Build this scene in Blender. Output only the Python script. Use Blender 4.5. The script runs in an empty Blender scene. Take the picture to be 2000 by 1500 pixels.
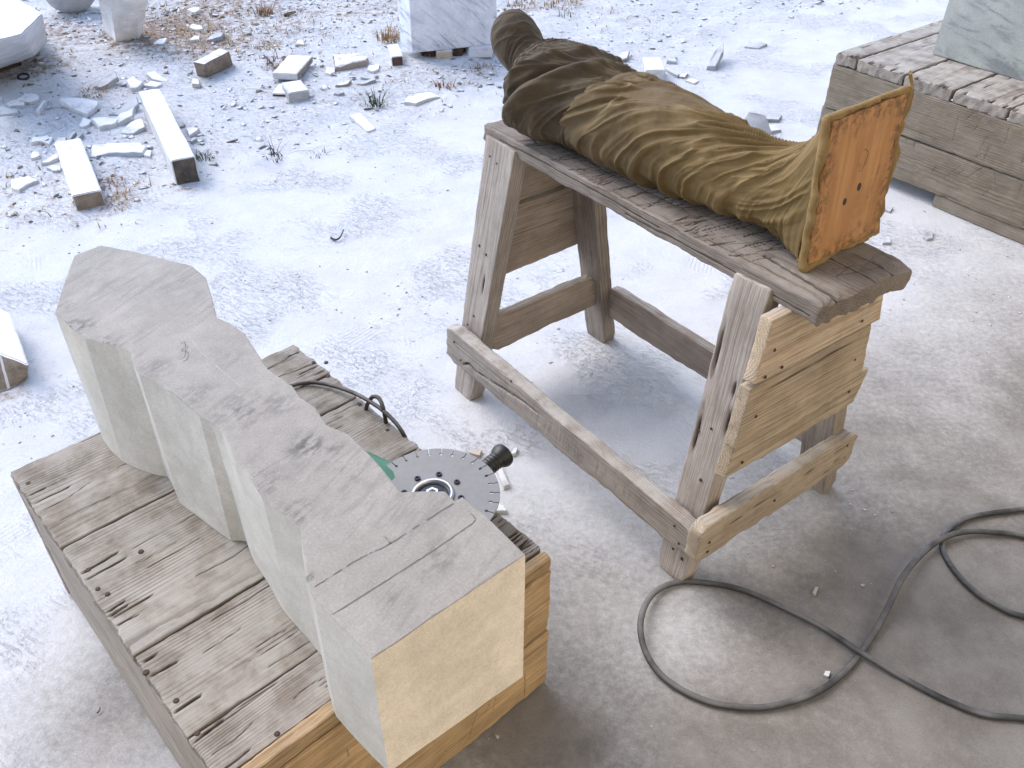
import bpy, bmesh, math, random
import numpy as np
from mathutils import Matrix, Vector

random.seed(11)
RNG = np.random.default_rng(11)
scene = bpy.context.scene
COL = scene.collection

# ------------------------------------------------------------------ camera
cam_data = bpy.data.cameras.new('camera')
cam_data.sensor_width = 36.0
cam_data.lens = 1729.6 / 2000 * 36.0
cam_data.clip_start = 0.05
cam_data.clip_end = 3000
cam = bpy.data.objects.new('camera', cam_data)
COL.objects.link(cam)
_p, _r = 0.6772, 0.0088
_f = Vector((0, math.cos(_p), -math.sin(_p)))
_u = Vector((0, math.sin(_p), math.cos(_p)))
_x = Vector((1, 0, 0))
_rx = _x * math.cos(_r) + _u * math.sin(_r)
_ru = -_x * math.sin(_r) + _u * math.cos(_r)
cam.matrix_world = Matrix(((_rx.x, _ru.x, -_f.x, 0), (_rx.y, _ru.y, -_f.y, 0),
                           (_rx.z, _ru.z, -_f.z, 1.65), (0, 0, 0, 1)))
scene.camera = cam

# ------------------------------------------------------------------ sky, sun, exposure
SUN_EL = math.radians(48)
SUN_AZ = math.radians(305)          # clockwise from +Y, seen from above
world = bpy.data.worlds.new('World')
scene.world = world
world.use_nodes = True
wn = world.node_tree
wn.nodes.clear()
sky = wn.nodes.new('ShaderNodeTexSky')
sky.sky_type = 'NISHITA'
sky.sun_disc = False
sky.sun_elevation = SUN_EL
sky.sun_rotation = SUN_AZ
sky.air_density = 1.0
sky.dust_density = 1.6
sky.ozone_density = 0.8
bg = wn.nodes.new('ShaderNodeBackground')
bg.inputs['Strength'].default_value = 0.15
wo = wn.nodes.new('ShaderNodeOutputWorld')
wn.links.new(sky.outputs[0], bg.inputs[0])
wn.links.new(bg.outputs[0], wo.inputs[0])

sun_data = bpy.data.lights.new('sun', 'SUN')
sun_data.energy = 0.55
sun_data.angle = math.radians(40)
sun_data.color = (1.0, 0.98, 0.95)
sun = bpy.data.objects.new('sun', sun_data)
COL.objects.link(sun)
_sd = Vector((math.sin(SUN_AZ) * math.cos(SUN_EL), math.cos(SUN_AZ) * math.cos(SUN_EL), math.sin(SUN_EL)))
sun.rotation_euler = _sd.to_track_quat('Z', 'Y').to_euler()

vs = scene.view_settings
vs.view_transform = 'Standard'
vs.look = 'None'
vs.exposure = 1.36
vs.gamma = 1.0
vs.use_curve_mapping = False

# ------------------------------------------------------------------ numpy noise
def _hash(ix, iy, iz, s):
    h = (ix * 374761393 + iy * 668265263 + iz * 2147483647 + s * 144665) & 0xffffffff
    h = ((h ^ (h >> 13)) * 1274126177) & 0xffffffff
    h = h ^ (h >> 16)
    return (h & 0xffff) / 65535.0

def vnoise(P, s=0):
    P = np.asarray(P, float)
    i = np.floor(P).astype(np.int64)
    f = P - i
    f = f * f * f * (f * (f * 6 - 15) + 10)
    x, y, z = i[..., 0], i[..., 1], i[..., 2]
    fx, fy, fz = f[..., 0], f[..., 1], f[..., 2]
    def c(a, b, d): return _hash(x + a, y + b, z + d, s)
    def l(a, b, t): return a + (b - a) * t
    return l(l(l(c(0, 0, 0), c(1, 0, 0), fx), l(c(0, 1, 0), c(1, 1, 0), fx), fy),
             l(l(c(0, 0, 1), c(1, 0, 1), fx), l(c(0, 1, 1), c(1, 1, 1), fx), fy), fz) * 2 - 1

def fbm(P, o=4, s=0):
    P = np.asarray(P, float)
    r, a, t = 0, 1.0, 0
    for k in range(o):
        r = r + a * vnoise(P * (2.03 ** k) + k * 17.3, s + k)
        t += a
        a *= .5
    return r / t

def sstep(a, b, x):
    t = np.clip((x - a) / (b - a), 0, 1)
    return t * t * (3 - 2 * t)

# ------------------------------------------------------------------ object helpers
def link(o, parent=None):
    COL.objects.link(o)
    if parent is not None:
        o.parent = parent
    return o

def tag(o, label=None, cat=None, group=None, kind=None):
    if label: o['label'] = label
    if cat: o['category'] = cat
    if group: o['group'] = group
    if kind: o['kind'] = kind
    return o

def empty(name, loc, rz=0.0):
    o = bpy.data.objects.new(name, None)
    o.location = loc
    o.rotation_euler = (0, 0, rz)
    o.empty_display_size = .1
    return link(o)

def mesh_data(name, V, F, mats, smooth=False, attrs=None, mat_idx=None):
    me = bpy.data.meshes.new(name)
    V = np.asarray(V, float)
    if isinstance(F, np.ndarray):
        n, k = F.shape
        me.vertices.add(len(V))
        me.vertices.foreach_set('co', V.ravel())
        me.loops.add(n * k)
        me.loops.foreach_set('vertex_index', F.ravel().astype(np.int32))
        me.polygons.add(n)
        me.polygons.foreach_set('loop_start', np.arange(0, n * k, k, dtype=np.int32))
        me.polygons.foreach_set('loop_total', np.full(n, k, dtype=np.int32))
        me.update(calc_edges=True)
    else:
        me.from_pydata([tuple(v) for v in V], [], F)
    for m in (mats if isinstance(mats, (list, tuple)) else [mats]):
        me.materials.append(m)
    if mat_idx is not None:
        me.polygons.foreach_set('material_index', np.asarray(mat_idx, dtype=np.int32))
    if smooth:
        me.polygons.foreach_set('use_smooth', np.ones(len(me.polygons), dtype=bool))
    for k, a in (attrs or {}).items():
        a = np.asarray(a, float)
        if a.ndim == 1:
            at = me.attributes.new(k, 'FLOAT', 'POINT')
            at.data.foreach_set('value', a)
        else:
            at = me.attributes.new(k, 'FLOAT_VECTOR', 'POINT')
            at.data.foreach_set('vector', a.ravel())
    me.validate()
    me.update()
    return me

def mobj(name, V, F, mats, parent=None, smooth=False, color=None, **kw):
    o = bpy.data.objects.new(name, mesh_data(name, V, F, mats, smooth, **kw))
    if color: o.color = color
    return link(o, parent)

def frame(center, xd, zd):
    x = Vector(xd).normalized()
    z = Vector(zd)
    z = (z - x * z.dot(x)).normalized()
    y = z.cross(x)
    return Matrix(((x.x, y.x, z.x, center[0]), (x.y, y.y, z.y, center[1]), (x.z, y.z, z.z, center[2]), (0, 0, 0, 1)))

def lines(h, r, step):
    n = max(1, int(round((2 * h - 2 * r) / step)))
    mid = np.linspace(-h + r, h - r, n + 1)
    return np.concatenate([[-h, -h + .3 * r], mid, [h - .3 * r, h]])

def grid_box(xs, ys, zs):
    nx, ny, nz = len(xs), len(ys), len(zs)
    m = np.zeros((nx, ny, nz), bool)
    m[0] = m[-1] = True; m[:, 0] = m[:, -1] = True; m[:, :, 0] = m[:, :, -1] = True
    idx = np.full((nx, ny, nz), -1, np.int64)
    idx[m] = np.arange(m.sum())
    X, Y, Z = np.meshgrid(xs, ys, zs, indexing='ij')
    V = np.stack([X[m], Y[m], Z[m]], -1)
    F = []
    def q(s, flip):
        a, b, c, d = s[:-1, :-1], s[1:, :-1], s[1:, 1:], s[:-1, 1:]
        f = np.stack([a, b, c, d], -1).reshape(-1, 4)
        F.append(f[:, ::-1] if flip else f)
    q(idx[:, :, -1], False); q(idx[:, :, 0], True)
    q(idx[:, 0, :], False); q(idx[:, -1, :], True)
    q(idx[0, :, :], True); q(idx[-1, :, :], False)
    return V, np.concatenate(F)

def seg_dist(P, a, b):
    a, b = np.array(a, float), np.array(b, float)
    d = b - a
    t = np.clip(((P - a) @ d) / (d @ d + 1e-12), 0, 1)
    return np.linalg.norm(P - a - t[:, None] * d, axis=1), t

def rough_box(L, W, T, seed=0, step=.02, r=.004, wear=1.0, bow=.002, ragged=0.0, cuts=(), warp=None, stepyz=None):
    """A weathered board or block: rounded, chipped edges, slight bow, optional saw cuts on a face."""
    h = np.array([L / 2, W / 2, T / 2])
    r = min(r, h.min() * .8)
    V, F = grid_box(lines(h[0], r, step), lines(h[1], r, stepyz or step), lines(h[2], r, max(step, T / 3) if stepyz is None else stepyz))
    so = seed * 7.77
    n1 = fbm(V * 40 + so, 4, seed) + .9 * np.clip(fbm(V * 13 + so + 5, 2, seed + 8) - .28, 0, 1)
    n2 = vnoise(V * np.array([9., 60., 60.]) + so, seed + 5)
    rr = np.clip(r * (.75 + wear * (n1 * .95 + n2 * .35)), r * .15, h.min() * .9)[:, None]
    inner = np.clip(V, -h + rr, h - rr)
    d = V - inner
    nd = np.linalg.norm(d, axis=1, keepdims=True)
    P = np.where(nd > 1e-9, inner + d / np.maximum(nd, 1e-9) * np.minimum(rr, nd), V)
    cut = np.zeros(len(P))
    for (face, pts, wd, dp, *wt) in cuts:      # face: 2 = top (+z), -2 = bottom, 1 = +y, -1 = -y, 3 = +x end
        ax = {2: (0, 1), -2: (0, 1), 1: (0, 2), -1: (0, 2), 3: (1, 2)}[face]
        k = {2: 2, -2: 2, 1: 1, -1: 1, 3: 0}[face]
        sg = 1 if face > 0 else -1
        sel = np.where(V[:, k] * sg > h[k] - 1e-6)[0]
        if not len(sel): continue
        Q = V[sel][:, ax]
        best = np.zeros(len(sel))
        for a, b in zip(pts[:-1], pts[1:]):
            lo = np.minimum(a, b) - wd * 3
            hi = np.maximum(a, b) + wd * 3
            near = np.all((Q > lo) & (Q < hi), axis=1)
            if not near.any(): continue
            dd, t = seg_dist(Q[near], a, b)
            best[near] = np.maximum(best[near], np.clip(1.25 - dd / wd, 0, 1))
        P[sel, k] -= sg * best * dp
        cut[sel] = np.maximum(cut[sel], best * (wt[0] if wt else 1.0))
    P[:, 1] += bow * vnoise(np.stack([V[:, 0] * 3, V[:, 2] * 0 + so, V[:, 2] * 0], -1), seed + 1) * np.ones(len(P))
    P[:, 2] += bow * vnoise(np.stack([V[:, 0] * 3, V[:, 1] * 6, V[:, 2] * 0 + so], -1), seed + 2)
    P += (fbm(V * 45 + so, 2, seed + 3) * .0007)[:, None] * np.sign(V) * wear
    if ragged:
        e = sstep(h[0] - .05, h[0], np.abs(V[:, 0]))
        P[:, 0] += np.sign(V[:, 0]) * e * ragged * .6 * fbm(np.stack([V[:, 1] * 60, V[:, 2] * 40 + so, np.sign(V[:, 0]) * 3], -1), 3, seed + 4)
    if warp is not None:
        P = warp(P)
    return P, F, cut

def board(name, parent, M, L, W, T, color, seed, mat=None, **kw):
    P, F, cut = rough_box(L, W, T, seed, **kw)
    o = mobj(name, P, F, mat or M_WOOD, parent, smooth=True, color=color, attrs={'cut': cut})
    o.data.set_sharp_from_angle(angle=math.radians(50)) if hasattr(o.data, 'set_sharp_from_angle') else None
    o.matrix_local = M
    return o

def catmull(pts, n=8):
    pts = [np.array(p, float) for p in pts]
    pts = [2 * pts[0] - pts[1]] + pts + [2 * pts[-1] - pts[-2]]
    out = []
    for i in range(1, len(pts) - 2):
        p0, p1, p2, p3 = pts[i - 1:i + 3]
        for k in range(n):
            t = k / n
            out.append(.5 * ((2 * p1) + (-p0 + p2) * t + (2 * p0 - 5 * p1 + 4 * p2 - p3) * t * t + (-p0 + 3 * p1 - 3 * p2 + p3) * t ** 3))
    out.append(pts[-2])
    return np.array(out)

def tube_mesh(path, radius, seg=10, closed=False, flat=1.0):
    path = np.asarray(path, float)
    n = len(path)
    rad = np.full(n, radius) if np.isscalar(radius) else np.asarray(radius)
    if closed:
        T = np.roll(path, -1, 0) - np.roll(path, 1, 0)
    else:
        T = np.gradient(path, axis=0)
    T /= np.linalg.norm(T, axis=1, keepdims=True) + 1e-12
    up = np.array([0, 0, 1.0])
    S = np.cross(T, up)
    bad = np.linalg.norm(S, axis=1) < 1e-3
    S[bad] = np.cross(T[bad], np.array([1.0, 0, 0]))
    S /= np.linalg.norm(S, axis=1, keepdims=True)
    B = np.cross(S, T)
    a = np.linspace(0, 2 * np.pi, seg, endpoint=False)
    V = path[:, None] + rad[:, None, None] * (np.cos(a)[None, :, None] * S[:, None] + flat * np.sin(a)[None, :, None] * B[:, None])
    V = V.reshape(-1, 3)
    F = []
    m = n if closed else n - 1
    for i in range(m):
        j = (i + 1) % n
        for k in range(seg):
            l = (k + 1) % seg
            F.append((i * seg + k, i * seg + l, j * seg + l, j * seg + k))
    if not closed:
        F.append(tuple(range(seg))[::-1])
        F.append(tuple((n - 1) * seg + k for k in range(seg)))
    return V, F

# ------------------------------------------------------------------ materials
class NT:
    def __init__(s, name):
        s.m = bpy.data.materials.new(name)
        s.m.use_nodes = True
        s.t = s.m.node_tree
        s.t.nodes.clear()
        s.out = s.t.nodes.new('ShaderNodeOutputMaterial')
        s.b = s.t.nodes.new('ShaderNodeBsdfPrincipled')
        s.t.links.new(s.b.outputs[0], s.out.inputs[0])
    def set(s, n, k, v):
        i = n.inputs[k]
        if hasattr(v, 'is_output') or isinstance(v, bpy.types.NodeSocket): s.t.links.new(v, i)
        else: i.default_value = v
    def n(s, t, **kw):
        n = s.t.nodes.new('ShaderNode' + t)
        for k, v in kw.items(): setattr(n, k, v)
        return n
    def math(s, op, a, b=0.0, c=0.0, clamp=False):
        n = s.n('Math', operation=op, use_clamp=clamp)
        for i, v in enumerate((a, b, c)): s.set(n, i, v)
        return n.outputs[0]
    def vmath(s, op, a, b=(0, 0, 0)):
        n = s.n('VectorMath', operation=op)
        s.set(n, 0, a); s.set(n, 1, b)
        return n.outputs['Value'] if op in ('LENGTH', 'DOT_PRODUCT') else n.outputs[0]
    def noise(s, vec, scale, detail=4, rough=.55, dist=0.0, color=False):
        n = s.n('TexNoise')
        s.set(n, 'Vector', vec); s.set(n, 'Scale', scale); s.set(n, 'Detail', detail)
        s.set(n, 'Roughness', rough); s.set(n, 'Distortion', dist)
        return n.outputs[1 if color else 0]
    def ramp(s, f, a, b, lo=0.0, hi=1.0):
        n = s.n('MapRange', interpolation_type='SMOOTHSTEP')
        s.set(n, 0, f); s.set(n, 1, a); s.set(n, 2, b); s.set(n, 3, lo); s.set(n, 4, hi)
        return n.outputs[0]
    def mix(s, f, a, b, mode='MIX'):
        n = s.n('Mix', data_type='RGBA', blend_type=mode)
        s.set(n, 0, f)
        for k, v in ((6, a), (7, b)):
            if isinstance(v, tuple) and len(v) == 3: v = v + (1,)
            s.set(n, k, v)
        return n.outputs[2]
    def attr(s, name, out='Fac'):
        return s.n('Attribute', attribute_name=name).outputs[out]
    def bump(s, h, strength, dist, normal=None):
        n = s.n('Bump')
        s.set(n, 'Strength', strength); s.set(n, 'Distance', dist); s.set(n, 'Height', h)
        if normal is not None: s.set(n, 'Normal', normal)
        return n.outputs[0]

DUST = (.50, .482, .452)

def up_facing(t, lo=.55, hi=.95):
    g = t.n('NewGeometry')
    x = t.n('SeparateXYZ')
    t.set(x, 0, g.outputs['Normal'])
    return t.ramp(x.outputs[2], lo, hi)

def make_wood():
    t = NT('weathered_wood')
    tc = t.n('TexCoord')
    oi = t.n('ObjectInfo')
    p0 = tc.outputs['Object']
    rnd = t.math('MULTIPLY', oi.outputs['Random'], 41.0)
    off = t.n('CombineXYZ')
    for k in range(3): t.set(off, k, rnd)
    p = t.vmath('ADD', p0, off.outputs[0])
    low = t.noise(t.vmath('MULTIPLY', p, (1.1, 7, 7)), 1.0, 2, .5)
    sx = t.n('SeparateXYZ'); t.set(sx, 0, p0)
    yy = t.math('ADD', sx.outputs[1], t.math('MULTIPLY', t.math('SUBTRACT', low, .5), .05))
    yy = t.math('ADD', yy, t.math('MULTIPLY', t.math('SUBTRACT', oi.outputs['Random'], .5), .3))
    zz = t.math('ADD', sx.outputs[2], t.math('ADD', .05, t.math('MULTIPLY', oi.outputs['Random'], .05)))
    d = t.math('SQRT', t.math('ADD', t.math('MULTIPLY', yy, yy), t.math('MULTIPLY', zz, zz)))
    d = t.math('ADD', d, t.math('MULTIPLY', t.noise(t.vmath('MULTIPLY', p, (3, 40, 40)), 1.0, 2, .5), .004))
    fr = t.math('FRACT', t.math('MULTIPLY', d, 170.0))
    late = t.math('MULTIPLY', t.ramp(fr, .45, .88), t.ramp(fr, 1.0, .93))
    fade = t.ramp(t.noise(t.vmath('MULTIPLY', p, (2.5, 16, 16)), 1.0, 3, .6), .33, .66, .15, 1.0)
    grain = t.math('MULTIPLY', late, fade)
    fibre = t.noise(t.vmath('MULTIPLY', p, (7, 420, 420)), 1.0, 3, .6)
    crk = t.noise(t.vmath('MULTIPLY', p, (2.2, 170, 170)), 1.0, 2, .5, .15)
    crack = t.math('MULTIPLY', t.ramp(crk, .67, .73), t.ramp(t.noise(t.vmath('MULTIPLY', p, (3, 12, 12)), 1.0, 3, .5), .45, .6, .1, 1))
    stain = t.noise(p, 9.0, 5, .62)
    blotch = t.ramp(t.noise(p, 23.0, 4, .6), .6, .75)
    base = t.mix(1.0, oi.outputs['Color'], (.78, .77, .76), 'MULTIPLY')
    c = t.mix(t.math('MULTIPLY', grain, .54), base, t.mix(1.0, base, (.46, .37, .31), 'MULTIPLY'))
    c = t.mix(1.0, c, t.mix(t.ramp(fibre, .32, .68), (.70, .69, .68), (1.20, 1.19, 1.18)), 'MULTIPLY')
    c = t.mix(1.0, c, t.mix(t.ramp(stain, .3, .7), (.84, .82, .79), (1.12, 1.10, 1.07)), 'MULTIPLY')
    c = t.mix(t.math('MULTIPLY', blotch, .28), c, t.mix(1.0, c, (.62, .52, .42), 'MULTIPLY'))
    dn = t.ramp(t.noise(p, 14.0, 6, .65), .32, .62)
    dust = t.math('MULTIPLY', t.math('MULTIPLY', t.math('ADD', .22, t.math('MULTIPLY', up_facing(t), .78)), dn), oi.outputs['Alpha'])
    dust = t.math('MULTIPLY', dust, t.math('SUBTRACT', 1.0, t.math('MULTIPLY', grain, .6)))
    c = t.mix(dust, c, DUST)
    c = t.mix(t.math('MULTIPLY', crack, .5), c, (.06, .045, .036))
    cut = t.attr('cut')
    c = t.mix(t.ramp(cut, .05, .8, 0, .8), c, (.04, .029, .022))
    t.set(t.b, 'Base Color', c)
    t.set(t.b, 'Roughness', .86)
    t.set(t.b, 'Specular IOR Level', .25)
    h = t.math('ADD', t.math('MULTIPLY', grain, -.55), t.math('MULTIPLY', fibre, .5))
    h = t.math('ADD', h, t.math('MULTIPLY', crack, -.9))
    h = t.math('ADD', h, t.math('MULTIPLY', stain, .8))
    t.set(t.b, 'Normal', t.bump(h, .7, .0018))
    return t.m

def make_stone(name, speck=.5, vein=.35, bump=.5, streak=(1, 1, 1), dustcol=(.80, .81, .83)):
    """marble: object colour is the stone, object alpha the dust that lies on what faces up"""
    t = NT(name)
    tc = t.n('TexCoord')
    oi = t.n('ObjectInfo')
    rnd = t.math('MULTIPLY', oi.outputs['Random'], 31.0)
    off = t.n('CombineXYZ')
    for k in range(3): t.set(off, k, rnd)
    p = t.vmath('ADD', tc.outputs['Object'], off.outputs[0])
    base = oi.outputs['Color']
    st = t.vmath('MULTIPLY', p, streak)
    v = t.noise(st, 5.0, 6, .62, 1.2)
    vein_ = t.ramp(t.math('ABSOLUTE', t.math('SUBTRACT', v, .5)), .07, .0)
    cloud = t.noise(p, 11.0, 5, .6)
    sp = t.noise(p, 190.0, 3, .7)
    c = t.mix(t.math('MULTIPLY', vein_, vein), base, t.mix(1.0, base, (.55, .56, .57), 'MULTIPLY'))
    c = t.mix(1.0, c, t.mix(t.ramp(cloud, .3, .7), (.86, .855, .85), (1.08, 1.08, 1.08)), 'MULTIPLY')
    c = t.mix(speck, c, t.mix(1.0, c, t.mix(t.ramp(sp, .3, .7), (.8, .8, .8), (1.14, 1.14, 1.14)), 'MULTIPLY'))
    dn = t.ramp(t.noise(p, 17.0, 5, .65), .25, .55)
    c = t.mix(t.math('MULTIPLY', t.math('MULTIPLY', up_facing(t, .35, .85), dn), oi.outputs['Alpha']), c, dustcol)
    t.set(t.b, 'Base Color', c)
    t.set(t.b, 'Roughness', .78)
    t.set(t.b, 'Specular IOR Level', .3)
    h = t.math('ADD', t.math('MULTIPLY', sp, .4), t.math('MULTIPLY', t.noise(p, 45.0, 5, .6), 1.0))
    t.set(t.b, 'Normal', t.bump(h, bump, .003))
    return t.m

def make_veined():
    t = NT('veined_marble')
    tc = t.n('TexCoord'); oi = t.n('ObjectInfo')
    p = tc.outputs['Object']
    d = t.n('VectorRotate', rotation_type='AXIS_ANGLE')
    t.set(d, 'Vector', p); t.set(d, 'Axis', (.55, -.8, .2)); t.set(d, 'Angle', .75)
    q = t.vmath('MULTIPLY', d.outputs[0], (3.2, 9, 34))
    a = t.noise(q, 1.0, 6, .65, .7)
    b = t.noise(t.vmath('MULTIPLY', d.outputs[0], (1.6, 5, 9)), 1.0, 3, .55, .3)
    v = t.math('MULTIPLY', t.ramp(a, .46, .62), t.ramp(b, .34, .56))
    base = oi.outputs['Color']
    c = t.mix(t.math('MULTIPLY', v, .85), base, t.mix(1.0, base, (.48, .50, .54), 'MULTIPLY'))
    sp = t.noise(p, 170.0, 3, .7); cl = t.noise(p, 14.0, 5, .6)
    c = t.mix(1.0, c, t.mix(t.ramp(sp, .3, .7), (.90, .90, .90), (1.08, 1.08, 1.08)), 'MULTIPLY')
    c = t.mix(1.0, c, t.mix(t.ramp(cl, .3, .7), (.90, .90, .91), (1.08, 1.08, 1.07)), 'MULTIPLY')
    c = t.mix(t.math('MULTIPLY', up_facing(t, .35, .85), oi.outputs['Alpha']), c, (.80, .81, .83))
    t.set(t.b, 'Base Color', c); t.set(t.b, 'Roughness', .75); t.set(t.b, 'Specular IOR Level', .3)
    t.set(t.b, 'Normal', t.bump(t.math('ADD', sp, cl), .3, .002))
    return t.m

def simple(name, col, rough=.6, metal=0.0, noise_amt=.25, scale=60.0, bump=.15, dust=0.0, dist=.001):
    t = NT(name)
    tc = t.n('TexCoord')
    p = tc.outputs['Object']
    n = t.noise(p, scale, 5, .62)
    n2 = t.noise(p, scale * .17, 4, .6)
    lo = tuple(c * (1 - noise_amt) for c in col)
    hi = tuple(min(1, c * (1 + noise_amt)) for c in col)
    c = t.mix(t.math('ADD', t.math('MULTIPLY', n, .5), t.math('MULTIPLY', n2, .5)), lo, hi)
    if dust:
        f = t.math('MULTIPLY', t.math('MULTIPLY', t.math('ADD', .25, t.math('MULTIPLY', up_facing(t, .2, .9), .75)), t.ramp(n2, .25, .7)), dust)
        c = t.mix(f, c, (.55, .54, .53))
    t.set(t.b, 'Base Color', c)
    t.set(t.b, 'Roughness', rough)
    t.set(t.b, 'Metallic', metal)
    t.set(t.b, 'Normal', t.bump(n, bump, dist))
    return t.m

def make_ground():
    t = NT('marble_dust_ground')
    g = t.n('NewGeometry')
    p = g.outputs['Position']
    # colours: white dust, bare concrete that doubles as painted shade, brown soil in the rubble
    big = t.noise(p, 1.7, 5, .6)
    mid = t.noise(p, 7.0, 5, .62)
    fine = t.noise(p, 60.0, 5, .65)
    grit = t.noise(p, 260.0, 3, .7)
    rub = t.attr('rubble')
    soil = t.attr('soil')
    bare_shade = t.attr('bare_shade')
    dust = t.mix(t.ramp(mid, .3, .7), (.585, .60, .63), (.64, .655, .68))
    dust = t.mix(t.ramp(t.noise(p, 3.3, 4, .6), .5, .75, 0, .5), dust, (.59, .57, .575))
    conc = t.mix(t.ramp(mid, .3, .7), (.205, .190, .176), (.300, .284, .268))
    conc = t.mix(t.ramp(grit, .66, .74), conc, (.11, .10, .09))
    bm = t.math('ADD', bare_shade, t.math('MULTIPLY', t.math('SUBTRACT', big, .5), .55))
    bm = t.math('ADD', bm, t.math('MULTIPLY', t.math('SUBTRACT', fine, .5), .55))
    bm = t.math('MULTIPLY', t.ramp(bm, .15, .95), t.ramp(bare_shade, .02, .25))
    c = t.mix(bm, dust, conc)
    # footprints and scuffs: crumbly marks where the dust is broken up
    pm = t.ramp(t.noise(p, 2.6, 3, .5), .46, .62)
    ro = t.n('VectorRotate', rotation_type='Z_AXIS')
    t.set(ro, 'Vector', p); t.set(ro, 'Angle', .6)
    tr = t.noise(t.vmath('MULTIPLY', ro.outputs[0], (26, 95, 40)), 1.0, 5, .72, .5)
    crumb = t.ramp(tr, .53, .62)
    crumb2 = t.ramp(t.noise(p, 48.0, 6, .72), .56, .64)
    rough_amt = t.math('ADD', t.math('MULTIPLY', pm, .8), t.math('MULTIPLY', rub, .6), clamp=True)
    rough_amt = t.math('MULTIPLY', t.math('ADD', .10, t.math('MULTIPLY', rough_amt, .9)), t.math('SUBTRACT', 1.0, t.math('MULTIPLY', t.ramp(bare_shade, .1, .6), .78)))
    marks = t.math('MULTIPLY', t.math('MAXIMUM', crumb, t.math('MULTIPLY', crumb2, .8)), rough_amt)
    c = t.mix(t.math('MULTIPLY', marks, .12), c, (.36, .37, .40))
    # shoe treads pressed into the dust
    vo = t.n('TexVoronoi', feature='F1'); t.set(vo, 'Vector', p); t.set(vo, 'Scale', 4.2)
    sc_ = t.n('SeparateXYZ'); t.set(sc_, 0, vo.outputs['Color'])
    blob = t.math('MULTIPLY', t.ramp(vo.outputs['Distance'], .34, .20), t.ramp(sc_.outputs[0], .55, .60))
    ro2 = t.n('VectorRotate', rotation_type='Z_AXIS'); t.set(ro2, 'Vector', p); t.set(ro2, 'Angle', t.math('MULTIPLY', sc_.outputs[1], 6.28))
    sr = t.n('SeparateXYZ'); t.set(sr, 0, ro2.outputs[0])
    lines_ = t.math('SINE', t.math('ADD', t.math('MULTIPLY', sr.outputs[0], 430.0), t.math('MULTIPLY', t.noise(p, 30.0, 2, .5), 5.0)))
    tread = t.math('MULTIPLY', t.math('MULTIPLY', t.ramp(lines_, .0, .8), blob), t.math('MULTIPLY', t.math('SUBTRACT', 1.0, rub), t.ramp(fine, .35, .6)))
    c = t.mix(t.math('MULTIPLY', tread, .09), c, (.34, .35, .38))
    spk = t.noise(p, 110.0, 4, .72)
    c = t.mix(t.math('MULTIPLY', t.ramp(spk, .63, .68), t.ramp(big, .38, .62, .06, .28)), c, (.24, .235, .235))
    gr = t.noise(p, 320.0, 2, .6)
    c = t.mix(1.0, c, t.mix(t.ramp(gr, .3, .7), (.90, .90, .90), (1.07, 1.07, 1.07)), 'MULTIPLY')
    # soil and litter in the rubble
    sm = t.math('ADD', soil, t.math('MULTIPLY', t.math('SUBTRACT', t.noise(p, 22.0, 6, .7), .52), 1.9))
    sm = t.math('MULTIPLY', t.ramp(sm, .25, .62), t.ramp(soil, .02, .14))
    sc = t.mix(t.ramp(fine, .35, .65), (.19, .12, .08), (.38, .27, .19))
    c = t.mix(t.math('MULTIPLY', sm, .85), c, sc)
    gs = t.math('MULTIPLY', t.ramp(t.noise(p, 150.0, 3, .6), .64, .70), t.math('MULTIPLY', rub, .32))
    c = t.mix(gs, c, (.20, .17, .15))
    t.set(t.b, 'Base Color', c)
    t.set(t.b, 'Roughness', .95)
    t.set(t.b, 'Specular IOR Level', .15)
    h = t.math('MULTIPLY', marks, -.62)
    h = t.math('ADD', h, t.math('MULTIPLY', t.math('MULTIPLY', fine, rough_amt), 1.6))
    h = t.math('ADD', h, t.math('MULTIPLY', mid, 1.2))
    h = t.math('ADD', h, t.math('MULTIPLY', tread, -.28))
    n1 = t.bump(h, .8, .0062)
    h2 = t.math('ADD', t.math('MULTIPLY', grit, .8), t.math('MULTIPLY', fine, .7))
    t.set(t.b, 'Normal', t.bump(h2, .4, .0026, n1))
    return t.m

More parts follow.
